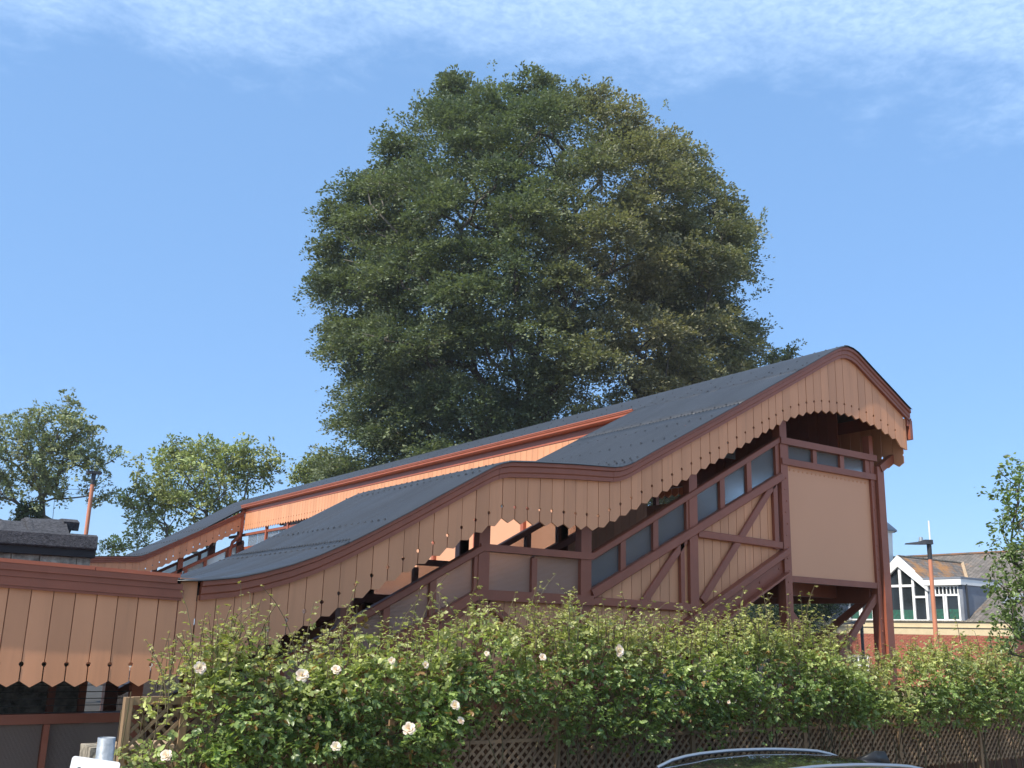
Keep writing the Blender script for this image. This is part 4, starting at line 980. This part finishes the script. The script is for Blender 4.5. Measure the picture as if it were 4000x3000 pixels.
def dormer(ya, yb, cheek_low):
    d = part_empty('dormer', BB)
    MB().box(XG+.05, XG+.08, ya, yb, zz(1.2), zz(2.9)).build('pane', DGLASS, d)
    MB().box(XG-.2, 49.6, ya-.08, yb+.08, zz(2.90), zz(3.18)).build('roof_edge', WHITE, d)
    MB().box(XG-.22, 49.6, ya-.1, yb+.1, zz(3.185), zz(3.28)).build('flat_roof', LEAD, d)
    n = 7
    for i in range(n+1):
        y = ya + .22 + (yb-ya-.44)*i/n; MB().box(XG-.02, XG+.045, y-.025, y+.025, zz(2.45), zz(2.85)).build('baluster', WHITE, d)
    for z0, z1 in ((2.38, 2.47), (2.83, 2.898), (1.15, 1.26)): MB().box(XG-.03, XG+.044, ya+.17, yb-.17, zz(z0), zz(z1)).build('rail', WHITE, d)
    for y in (ya+.2, (ya+yb)/2-.04, (ya+yb)/2+.08, yb-.2): MB().box(XG-.028, XG+.042, y-.045, y+.045, zz(1.2), zz(2.42)).build('mullion', WHITE, d)
    for y in (ya+.28, (ya+yb)/2+.13): MB().box(XG+.03, XG+.048, y, y+.50, zz(1.27), zz(1.75)).build('window_film', GREENF, d)
    for y0, y1 in ((ya, ya+.17), (yb-.17, yb)): MB().box(XG-.01, XG+.046, y0, y1, zz(1.18), zz(2.89)).build('lead_face', LEAD, d)
    for y0 in (ya-.02, yb): MB().prism([(XG+.0, zz(1.18)), (47.4, zz(1.18)), (49.5, zz(2.89)), (XG+.0, zz(2.89))], 'y', y0, y0+.02).build('cheek', LEAD, d)
    return d
dormer(27.75, YC-1.52, 0); dormer(YC+1.52, 34.5, 0)
MB().tube([(XG+.28, 27.68, zz(2.95)), (XG+.28, 27.68, zz(1.2))], .04, 8).build('rainwater_pipe', DGREY, BB)
def roofq(name, q, m, scale=1.0):
    me = bpy.data.meshes.new(name); me.from_pydata([tuple(p) for p in q], [], [tuple(range(len(q)))]); me.materials.append(m)
    uv = me.uv_layers.new(); a = Vector(q[0]); ex_ = (Vector(q[1])-a).normalized(); nn = ex_.cross(Vector(q[-1])-a).normalized(); ey_ = nn.cross(ex_)
    for i, li in enumerate(me.polygons[0].loop_indices): uv.data[li].uv = ((Vector(q[i])-a).dot(ex_), (Vector(q[i])-a).dot(ey_))
    return link(name, me, BB)
ZR = 5.05
def mroof(x): return 1.15 + (x-46.1)*(ZR-1.15)/(53.2-46.1)
roofq('slate_roof', [(46.1, Y0B-.2, zz(1.15)), (53.2, Y0B-.2, zz(ZR)), (53.2, Y1B, zz(ZR)), (46.1, Y1B, zz(1.15))][::-1], SLATE2)
roofq('slate_roof', [(53.2, Y0B-.2, zz(ZR)), (60.3, Y0B-.2, zz(1.15)), (60.3, Y1B, zz(1.15)), (53.2, Y1B, zz(ZR))][::-1], SLATE2)
gp(MB(), [(0, 0)], 0, 0) if False else None
MB().prism([(46.2, zz(.9)), (60.2, zz(.9)), (53.2, zz(ZR-.06))], 'y', Y0B+.02, Y0B+.2).build('gable_end_wall', CREAM, BB)
xe = 51.9
roofq('gable_slate_roof', [(XG-.14, YC-1.66, zz(3.0)), (xe-2.3, YC-1.66, zz(3.0)), (xe, YC, zz(ZA-.02)), (XG-.14, YC, zz(ZA-.02))], SLATE1)
roofq('gable_slate_roof', [(XG-.14, YC, zz(ZA-.02)), (xe, YC, zz(ZA-.02)), (xe-2.3, YC+1.66, zz(3.0)), (XG-.14, YC+1.66, zz(3.0))], SLATE1)
MB().bar((XG-.1, YC, zz(ZA)), (xe, YC, zz(ZA)), .14, .06).build('ridge_tile', STONE, BB)
MB().bar((xe, YC, zz(ZA+.03)), (xe-2.3, YC-1.66, zz(3.05)), .16, .05).build('valley_flashing', SANDST, BB)
MB().bar((53.2, Y0B-.2, zz(ZR+.02)), (53.2, Y1B, zz(ZR+.02)), .25, .09).build('ridge_tile', mat('red_ridge_tile', (.30, .15, .09), .8, noise=.5, nscale=2, color2=(.12, .1, .08)), BB)
MB().box(47.3, 47.35, 24.6, 25.0, zz(2.0), zz(2.01)).build('gutter_end', DGREY, BB) if False else None
sk = MB(); sk.prism([(47.6, zz(mroof(47.6)+.05)), (48.5, zz(mroof(48.5)+.05)), (48.5, zz(mroof(48.5)+.11)), (47.6, zz(mroof(47.6)+.11))], 'y', 25.9, 26.7); sk.build('roof_light', LEAD, BB)
# little brick gable beyond and white cupola
p = at(1960, 1215, 60); SG = thing('gabled_building', (float(p[0]), float(p[1]), 0), 'small brick gable peeping over the slate roof ridge', 'building')
px_, py_, pz_ = [float(t) for t in p]
ax_ = Vector((rt[0], rt[1], 0)).normalized(); bx_ = Vector((fw[0], fw[1], 0)).normalized()
def loc3(u, v, z): return Vector((px_, py_, 0)) + ax_*u + bx_*v + Vector((0, 0, z))
MB().add([loc3(-1.2, 0, 0), loc3(1.2, 0, 0), loc3(1.2, 0, pz_-.9), loc3(0, 0, pz_-.05), loc3(-1.2, 0, pz_-.9), loc3(-1.2, 5, 0), loc3(1.2, 5, 0), loc3(1.2, 5, pz_-.9), loc3(0, 5, pz_-.05), loc3(-1.2, 5, pz_-.9)],
         [(0, 1, 2, 3, 4), (9, 8, 7, 6, 5), (0, 5, 6, 1), (1, 6, 7, 2), (4, 9, 5, 0), (2, 7, 8, 3), (3, 8, 9, 4)]).build('wall', BRICK, SG)
for s in (-1, 1): MB().bar(loc3(0, -.1, pz_), loc3(s*1.35, -.1, pz_-.98), .12, .2).build('bargeboard', WHITE, SG)
for s in (-1, 1): MB().add([loc3(0, -.15, pz_+.12), loc3(s*1.4, -.15, pz_-.9), loc3(s*1.4, 5, pz_-.9), loc3(0, 5, pz_+.12)], [(0, 1, 2, 3)]).build('roof', SLATE2, SG)
p = at(1918, 1150, 60); px_, py_, pz_ = [float(t) for t in p]
CU = thing('roof_cupola', (px_-.5, py_+.3, 0), 'white cupola turret with small grey roof beside the footbridge column', 'turret')
def ngon(r_, z, n=8, c=(px_-.52, py_+.36)): return [(c[0]+r_*math.cos(2*math.pi*(i+.5)/n), c[1]+r_*math.sin(2*math.pi*(i+.5)/n), z) for i in range(n)]
def stack(rs):
    mb = MB(); n = 8; vs = sum([ngon(r_, z) for r_, z in rs], [])
    return mb.add(vs, [(j*n+i, j*n+(i+1) % n, (j+1)*n+(i+1) % n, (j+1)*n+i) for j in range(len(rs)-1) for i in range(n)] + [tuple(range(n)), tuple(range(len(rs)*n-1, (len(rs)-1)*n-1, -1))])
stack([(.82, 0), (.82, pz_-1.2), (.86, pz_-.1), (1.05, pz_)]).build('drum', WHITE, CU)
stack([(1.15, pz_+.01), (1.12, pz_+.1), (.7, pz_+.5), (.06, pz_+1.0)]).build('cap_roof', LEAD, CU)

# ================================================================== trees
def grow(base, tips, trunk, seed=0, r_tip=.012, kink=.18, up=.2):
    """joins every tip to the nearest earlier node; pipe-model radii; returns segment list"""
    rg = np.random.default_rng(seed)
    nodes = [np.array(p, float) for p in trunk]; par = [-1] + list(range(len(trunk)-1)); tipi = []
    cost = [0.0]
    for i in range(1, len(nodes)): cost.append(cost[-1] + np.linalg.norm(nodes[i]-nodes[i-1]))
    order = np.argsort(np.linalg.norm(tips-np.array(trunk[len(trunk)//2]), axis=1))
    for t in order:
        p = tips[t]; A = np.array(nodes); d = np.linalg.norm(A-p, axis=1)
        low = np.maximum(0, A[:, 2]-p[2]+.2)
        j = int(np.argmin(d + .35*np.array(cost) + low*1.2))
        a = nodes[j]; n = max(2, int(d[j]/.8)); prev = j
        mid = (a+p)/2 + np.array([0, 0, up*d[j]]) * .5
        for k in range(1, n+1):
            s = k/n; q = (1-s)**2*a + 2*s*(1-s)*mid + s*s*p
            if k < n: q = q + rg.normal(0, kink*.35, 3)
            nodes.append(q); par.append(prev); cost.append(cost[prev]+np.linalg.norm(q-nodes[prev])); prev = len(nodes)-1
        tipi.append(prev)
    n = len(nodes); acc = np.zeros(n)
    for i in tipi: acc[i] += r_tip**2.2
    for i in range(n-1, 0, -1):
        if par[i] < i: acc[par[i]] += acc[i]
    rad = np.maximum(acc, (r_tip*.8)**2.2)**(1/2.2)
    return np.array(nodes), np.array(par), rad
def wood(name, nodes, par, rad, m, parent, sides=5, rscale=1.0):
    idx = [i for i in range(len(nodes)) if par[i] >= 0]
    A = nodes[par[idx]]; B_ = nodes[idx]; ra = np.minimum(rad[par[idx]], rad[idx]*1.6)*rscale; rb = rad[idx]*rscale
    t = unit(B_-A); ref = np.where(np.abs(t[:, 2:3]) > .9, np.array([[1.0, 0, 0]]), np.array([[0, 0, 1.0]])); a = unit(np.cross(t, ref)); b = np.cross(t, a)
    th = np.arange(sides)*2*math.pi/sides
    ringA = A[:, None] + (a[:, None]*np.cos(th)[None, :, None]+b[:, None]*np.sin(th)[None, :, None])*ra[:, None, None]
    ringB = B_[:, None] + (a[:, None]*np.cos(th)[None, :, None]+b[:, None]*np.sin(th)[None, :, None])*rb[:, None, None]
    V = np.concatenate([ringA, ringB], 1).reshape(-1, 3); k = np.arange(sides)
    q = np.stack([k, (k+1) % sides, sides+(k+1) % sides, sides+k], -1)
    T = (np.arange(len(idx))[:, None, None]*2*sides + q[None]).reshape(-1, 4)
    return link(name, fast_mesh(name, V, T, m, smooth=True), parent)
def sprays(C, O, n_per, length, width, leafL, leafW, droop, flat=.3):
    """flat fans of leaves: centres C, outward directions O"""
    n = len(C); O = unit(O); up = np.array([0, 0, 1.0]) + rng.normal(0, flat, (n, 3)); S = unit(np.cross(O, up)); U = unit(np.cross(S, O))
    idx = np.repeat(np.arange(n), n_per); N = len(idx)
    s = rng.random(N)**.8; w = rng.normal(0, .42, N)*(1.1-.75*s)
    ln = (length*rng.uniform(.6, 1.3, n))[idx]; wd = (width*rng.uniform(.7, 1.3, n))[idx]
    P = C[idx] + O[idx]*(s*ln)[:, None] + S[idx]*(w*wd)[:, None] + U[idx]*rng.normal(0, .06, (N, 1))*length
    P[:, 2] -= droop*(s**2)*ln
    D = O[idx]*.8 + S[idx]*np.sign(w)[:, None]*.8 + rng.normal(0, .35, (N, 3)); Nn = U[idx] + rng.normal(0, .46, (N, 3))
    L = leafL*rng.uniform(.7, 1.3, N); W = leafW*rng.uniform(.7, 1.3, N)
    return P, D, Nn, L, W, idx
def vnoise(P, s, ph): return .5 + .5*(np.sin(P[:, 0]*s+ph)*np.sin(P[:, 1]*s*1.13+ph*1.7)+np.sin(P[:, 2]*s*1.21+ph*.6+P[:, 0]*s*.4))*.5

# --- the great tree behind the bridge
DT = 56.0; kx = DT/3863.86*4000/2212
tb_ = at(1150, 1000, DT); ax_h = Vector((rt[0], rt[1], 0)).normalized(); axd = np.array([ax_h.x, ax_h.y, 0]); dpt = np.array([fw[0], fw[1], 0]); dpt /= np.linalg.norm(dpt)
BT = thing('great_tree', (float(tb_[0]), float(tb_[1]), 0), 'huge dark green broad-crowned tree towering behind the footbridge', 'tree')
prof_y = np.array([150, 175, 200, 230, 260, 300, 350, 400, 450, 500, 550, 600, 650, 700, 745, 775, 800, 850, 900, 960, 1010, 1120])
left_x = np.array([1050, 975, 930, 890, 850, 830, 790, 752, 708, 676, 662, 658, 660, 668, 690, 745, 745, 735, 712, 695, 685, 700])
right_x = np.array([1080, 1160, 1240, 1330, 1400, 1475, 1520, 1570, 1615, 1638, 1635, 1610, 1610, 1630, 1650, 1652, 1648, 1600, 1600, 1560, 1540, 1500])
zs_p = np.array([at(1150, y, DT)[2] for y in prof_y])
def crown_pt(px, py, dep):                 # dep: metres in front (-) or behind (+) of the trunk plane
    return at(px, py, DT) + dpt*dep
boughs = []                                  # (centre, radius, outward)
def try_bough(px, py, dep, r_, out, gap):
    c = at(px, py, DT+dep)
    if all(np.linalg.norm((c-b[0])*np.array([1, 1, 1.25])) > gap for b in boughs): boughs.append((c, r_, out))
for py in np.arange(205, 1000, 40.0):                                    # boughs that carry the outline
    for sd_ in (-1, 1):
        r_ = rng.uniform(1.0, 1.7); xe_ = np.interp(py-12, prof_y, left_x if sd_ < 0 else right_x)-sd_*((r_+.75)/kx+rng.uniform(-6, 20))
        try_bough(xe_, py+rng.uniform(-12, 12), rng.uniform(-3, 1.5), r_, axd*sd_-dpt*.2, 1.6)
for i in range(9000):
    py = rng.uniform(205, 1110); xl = np.interp(py-30, prof_y, left_x)+70; xr = np.interp(py-30, prof_y, right_x)-70
    if xr - xl < 20: continue
    xm = (xl+xr)/2; hw = (xr-xl)/2; th = rng.uniform(-math.pi, 0) if rng.random() < .75 else rng.uniform(0, math.pi)
    f_ = rng.uniform(.5, 1.0)**.5; px = xm+math.cos(th)*f_*hw; dep = math.sin(th)*f_*min(hw*kx, 11)*.92
    if 1205 < px < 1262 and 180 < py < 470 and dep < 3: continue                 # the cleft between the two tops
    if 790 < px < 930 and 540 < py < 680 and dep < 0 and rng.random() < .8: continue   # thin patch with bare limbs
    try_bough(px, py, dep, rng.uniform(1.3, 2.2), axd*math.cos(th)+dpt*math.sin(th), 2.6)
cen, rad_b, outw, nsp = [], [], [], []
for c, r_, o in boughs:
    for k in range(9):
        d = rnd_dir(1)[0]; d[2] = abs(d[2])*.9 if rng.random() < .8 else -abs(d[2])*.5; d = d + o*.45; d /= np.linalg.norm(d)
        cen.append(c + d*np.array([1, 1, .72])*r_*rng.uniform(.55, 1.0)); rad_b.append(rng.uniform(.6, 1.05)*(.7+.2*r_)); outw.append(o); nsp.append(13)
for i in range(330):                                                     # sparse shaded growth inside
    py = rng.uniform(260, 1100); xl = np.interp(py-30, prof_y, left_x)+120; xr = np.interp(py-30, prof_y, right_x)-120
    if xr < xl: continue
    px = rng.uniform(xl, xr); th = rng.uniform(0, 2*math.pi); cen.append(at(px, py, DT+rng.uniform(-3, 5))); rad_b.append(rng.uniform(1.0, 1.8)); outw.append(axd*math.cos(th)+dpt*math.sin(th)); nsp.append(11)
cen = np.array(cen); rad_b = np.array(rad_b); outw = np.array(outw); nsp = np.array(nsp); NB = len(cen)
trunk = [np.array([tb_[0], tb_[1], z]) + np.array([math.sin(z*.5)*.25, math.cos(z*.4)*.2, 0]) for z in np.linspace(0, zs_p[0]*.55, 9)]
nd, pr, rd_ = grow(tb_, np.concatenate([np.array([b[0] for b in boughs]), cen[::5]]), trunk, 3, .035, .5, .15)
wood('trunk', nd, pr, rd_, BARK, BT, 6, .9)
idx = np.repeat(np.arange(NB), nsp); n = len(idx)
dirs = rnd_dir(n); dirs[:, 2] = np.where(rng.random(n) < .8, np.abs(dirs[:, 2]), dirs[:, 2]); rr_ = rng.uniform(.2, 1.0, n)
C_ = cen[idx] + dirs*np.array([1, 1, .5])*(rad_b[idx]*rr_)[:, None]
topk = np.clip((C_[:, 2]-zs_p[6])/(zs_p[0]-zs_p[6]), 0, 1)[:, None]
O_ = unit(outw[idx]*.8 + dirs*np.array([.8, .8, .4]) + rng.normal(0, .3, (n, 3)) + np.array([0, 0, 1.0])*(topk*.6+.02))
P, D, Nn, L, W, sid = sprays(C_, O_, 26, 1.2, .56, .178, .112, .30, .28)
fx = np.clip(((P-tb_)@axd)/11+.5, 0, 1); nz_ = vnoise(P, .9, 1.3); nz2 = vnoise(P, .35, 4.0)
g1 = np.array([.092, .125, .080]); g2 = np.array([.200, .225, .125]); g3 = np.array([.275, .245, .150])
bt_ = rng.uniform(0, 1, NB)[idx][sid]; mixy = np.clip(bt_*.55+nz_*.35-.1, 0, 1)[:, None]; gold = np.clip((fx-.48)*1.1+nz2*.55-.30+rng.normal(0, .08, len(P)), 0, .85)[:, None]
colr = (g1*(1-mixy)+g2*mixy)*(1-gold)+g3*gold; colr *= rng.uniform(.72, 1.28, (len(P), 1))
V, T = leaves_simple(P, D, Nn, L, W)
link('crown', fast_mesh('crown', V, T, LEAF, colr), BT)
# bare dead limbs on the left flank and twigs within the sprays
tw = MB()
sel = rng.choice(n, 1500, replace=False)
for i in sel:
    a = C_[i] - O_[i]*.5; tw.tube([a, C_[i]+O_[i]*.45, C_[i]+O_[i]*1.0-np.array([0, 0, .12])], [.022, .014, .006], 3, False)
tw.build('twigs', BARKP, BT)
for pts in ([(905, 560), (850, 530), (815, 545), (770, 530), (735, 500)], [(900, 555), (845, 515), (800, 500), (775, 470)], [(860, 505), (800, 440), (795, 410), (803, 385)], [(830, 445), (815, 410), (830, 370)], [(905, 600), (850, 570), (790, 572), (740, 560)],
            [(960, 640), (900, 590), (840, 545), (800, 520)], [(880, 770), (905, 740), (915, 700)], [(1030, 930), (1010, 905), (1005, 885)], [(1300, 420), (1300, 350), (1290, 320), (1310, 270)], [(1390, 420), (1405, 360), (1420, 330)]):
    q = [at(x, y, DT-6.0+.3*i) for i, (x, y) in enumerate(pts)]; r0 = .065 if len(pts) > 3 else .045
    MB().tube(q, list(np.linspace(r0, .018, len(q))), 6, False).build('dead_limb', BARKP, BT)
# upright wisps above the outline
wsp = []; wo_ = []
for px_, py_ in ((1302, 215), (1298, 235), (1308, 200), (1385, 240), (1430, 260), (1480, 305), (1510, 340), (1525, 355), (850, 275), (1060, 172), (1630, 488), (1640, 478), (1615, 640), (1635, 720), (760, 390), (915, 225)):
    for k in range(4): wsp.append(crown_pt(px_+rng.normal(0, 4), py_+rng.normal(18, 9), rng.uniform(-2, 1))); wo_.append(np.array([0, 0, 1.0])+axd*rng.normal(.15*(1 if px_ > 1150 else -1), .3))
P, D, Nn, L, W, sid = sprays(np.array(wsp), np.array(wo_), 14, .6, .3, .15, .09, 0)
V, T = leaves_simple(P, D, Nn, L, W); link('wisps', fast_mesh('wisps', V, T, LEAF, (g1*.5+g2*.5)[None]*rng.uniform(.7, 1.3, (len(P), 1))), BT)

# --- open-crowned trees (left) and other greenery
def open_tree(name, label, px, depth, blobs, ntips, leaf_n, leafL, seed, col, bark=BARKP, group=None, ivy=None, clump=.42, basex=None, rt_=.011):
    base = at(basex or px, 1400, depth); base[2] = 0
    t = thing(name, (float(base[0]), float(base[1]), 0), label, 'tree', group)
    kk = depth/3863.86*4000/2212; rg = np.random.default_rng(seed); tips = []
    tot = sum(b[4] for b in blobs)
    for bx, by, rx, ry, wgt in blobs:
        for i in range(int(ntips*wgt/tot)):
            d = rg.normal(size=3); d /= np.linalg.norm(d); f_ = rg.uniform(.35, 1)**.5
            tips.append(at(bx+d[0]*rx*f_, by-d[2]*ry*f_, depth) + dpt*d[1]*rx*kk*f_*.9)
    tips = np.array(tips); zlow = tips[:, 2].min()
    trunk = [np.array([base[0]+math.sin(z)*.12, base[1], z]) for z in np.linspace(0, max(2.0, zlow+.25*(tips[:, 2].max()-zlow)), 6)]
    nd, pr, rd_ = grow(base, tips, trunk, seed, rt_, .35, .25)
    wood('trunk', nd, pr, rd_, bark, t, 5)
    C_ = np.repeat(tips, 5, 0) + rg.normal(0, clump*.45, (len(tips)*5, 3)); O_ = unit(rg.normal(0, .7, C_.shape)+np.array([0, 0, .25]))
    P, D, Nn, L, W, sid = sprays(C_, O_, leaf_n//5, clump*1.0, clump*.75, leafL, leafL*.5, .35, .5)
    tint = rg.uniform(.6, 1.35, len(tips))[sid//5][:, None]
    yel = rg.random(len(tips))[sid//5][:, None]
    cc = (np.array(col)*(1-.35*yel)+np.array([col[0]*1.5, col[1]*1.15, col[2]*.9])*.35*yel)*tint*rng.uniform(.75, 1.25, (len(P), 1))
    V, T = leaves_simple(P, D, Nn, L, W); link('crown', fast_mesh('crown', V, T, LEAF, cc), t)
    if ivy:
        Q = []; OO = []
        for ix, iy, rx, ry in ivy:
            for i in range(110):
                d = rg.normal(size=3); d /= np.linalg.norm(d); Q.append(at(ix+d[0]*rx, iy-d[2]*ry, depth)+dpt*d[1]*rx*kk); OO.append(axd*d[0]+dpt*d[1]+np.array([0, 0, -.4]))
        P, D, Nn, L, W, sid = sprays(np.array(Q), np.array(OO), 20, .5, .4, .13, .12, .3, .6)
        V, T = leaves_simple(P, D, Nn, L, W); link('ivy', fast_mesh('ivy', V, T, LEAF, np.array([[.07, .10, .045]])*rng.uniform(.6, 1.5, (len(P), 1))), t)
    return t
gleft = 'trees beyond the far platform'
open_tree('ash_tree', 'airy tree with ivy-clad trunks at the far left edge', 70, 48, [(30, 985, 105, 90, 7), (110, 935, 80, 60, 4), (-50, 970, 110, 110, 4), (175, 960, 60, 55, 2.2), (150, 1030, 85, 45, 2), (235, 985, 25, 18, .5), (215, 1060, 40, 25, .6), (150, 880, 35, 28, .8), (60, 1060, 90, 40, 1.5)],
          360, 75, .15, 21, (.22, .26, .145), group=gleft, ivy=[(62, 1112, 8, 32)], clump=.36)
open_tree('ash_tree', 'rounded light green tree between lamp column and great tree', 440, 50, [(440, 1050, 120, 75, 5), (420, 990, 80, 42, 3.5), (540, 1000, 70, 50, 3.5), (345, 1040, 60, 60, 2.5), (300, 1090, 35, 40, 1.2), (250, 1180, 25, 14, .6), (330, 1150, 60, 45, 1.5), (480, 1110, 100, 50, 2)],
          310, 80, .165, 22, (.24, .29, .125), group=gleft, clump=.42)
open_tree('young_tree', 'small pale green treetop left of the great tree', 675, 62, [(665, 1020, 38, 25, 2), (690, 1000, 20, 22, 1)], 50, 70, .2, 23, (.17, .21, .08), group=gleft, clump=.5)
open_tree('young_tree', 'small pale treetop just left of the bridge gable peak', 1690, 60, [(1680, 785, 30, 22, 2), (1712, 770, 14, 22, 1)], 40, 60, .18, 24, (.17, .19, .09), group=gleft, clump=.4)
# dark yew seen under the bridge and beside the column
YT = thing('yew_tree', tuple(float(v) for v in (*at(1640, 1400, 30)[:2], 0)), 'dense dark yew under the footbridge landing', 'tree')
Q = []; OO = []; yb = []
for bx, by, rx, ry, wgt in ((1640, 1330, 110, 60, 90), (1740, 1320, 70, 50, 80), (1570, 1330, 60, 50, 40), (1800, 1300, 35, 30, 40), (1895, 1225, 24, 55, 46), (1860, 1250, 40, 40, 30), (1700, 1400, 110, 60, 50)):
    for i in range(wgt*4):
        d = rnd_dir(1)[0]; f_ = rng.uniform(.4, 1); Q.append(at(bx+d[0]*rx*f_, by-d[2]*ry*f_, 30)+dpt*(2+d[1]*rx*f_*30/3863*1.8)); OO.append(axd*d[0]+dpt*d[1]+np.array([0, 0, rng.uniform(-.5, .2)])); 
Q = np.array(Q); ytips = Q[::14]; yb_ = at(1660, 1400, 30)+dpt*2; yb_[2] = 0
nd, pr, rd_ = grow(yb_, ytips, [np.array([yb_[0], yb_[1], z]) for z in np.linspace(0, 2.2, 4)], 5, .014, .2, .1); wood('trunk', nd, pr, rd_, BARK, YT)
P, D, Nn, L, W, sid = sprays(Q, np.array(OO), 30, .5, .26, .075, .03, .25, .5); V, T = leaves_simple(P, D, Nn, L, W)
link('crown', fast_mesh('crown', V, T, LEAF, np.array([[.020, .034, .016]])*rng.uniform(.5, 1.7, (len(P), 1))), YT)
# leafy boughs hanging in from the right
PT = thing('hanging_tree', (12.0, 5.6, 0), 'small-leaved tree leaning in at the right edge', 'tree')
Q = []; DD = 11.0
for bx, by, rx, ry, wgt in ((2190, 1015, 14, 25, 30), (2205, 1070, 18, 40, 60), (2178, 1008, 22, 8, 8), (2172, 1040, 14, 25, 8), (2190, 1130, 14, 40, 40), (2195, 1200, 22, 45, 70), (2170, 1245, 28, 20, 24), (2192, 1280, 28, 40, 60), (2165, 1320, 20, 26, 14), (2195, 1360, 40, 45, 80), (2240, 1200, 50, 160, 220), (2260, 1380, 60, 60, 80)):
    for i in range(int(wgt*.55)):
        d = rng.normal(0, .6, 2); Q.append(at(bx+d[0]*rx, by-d[1]*ry, DD)+dpt*rng.normal(0, .25))
Q = np.array(Q); hb = at(2330, 1400, DD); hb[2] = 0
nd, pr, rd_ = grow(hb, Q[::5], [np.array([hb[0], hb[1], z]) for z in np.linspace(0, 3.6, 6)], 6, .004, .06, .1); wood('trunk', nd, pr, rd_, BARK, PT)
P, D, Nn, L, W, sid = sprays(Q, rnd_dir(len(Q))*np.array([1, 1, .4])+np.array([0, 0, -.4]), 11, .16, .10, .048, .032, .2, .6)
V, T = leaves_folded(P, D, Nn, L, W); link('crown', fast_mesh('crown', V, T, RLEAF, np.repeat(np.array([[.12, .17, .055]])*rng.uniform(.5, 1.5, (len(P), 1)), 8, 0)), PT)

# ================================================================== summer haze
hz = MB().box(-1520, 1520, -1520, 1520, -1.0, 40.0); hm = bpy.data.materials.new('summer_haze'); hm.use_nodes = True
hn, hl = hm.node_tree.nodes, hm.node_tree.links; hn.remove(hn['Principled BSDF'])
pv = hn.new('ShaderNodeVolumePrincipled'); pv.inputs['Color'].default_value = (0.86, 0.92, 1.0, 1); pv.inputs['Density'].default_value = 0.00035; pv.inputs['Anisotropy'].default_value = 0.2
hl.new(pv.outputs[0], hn['Material Output'].inputs['Volume'])
tag(hz.build('haze', hm), kind='stuff')
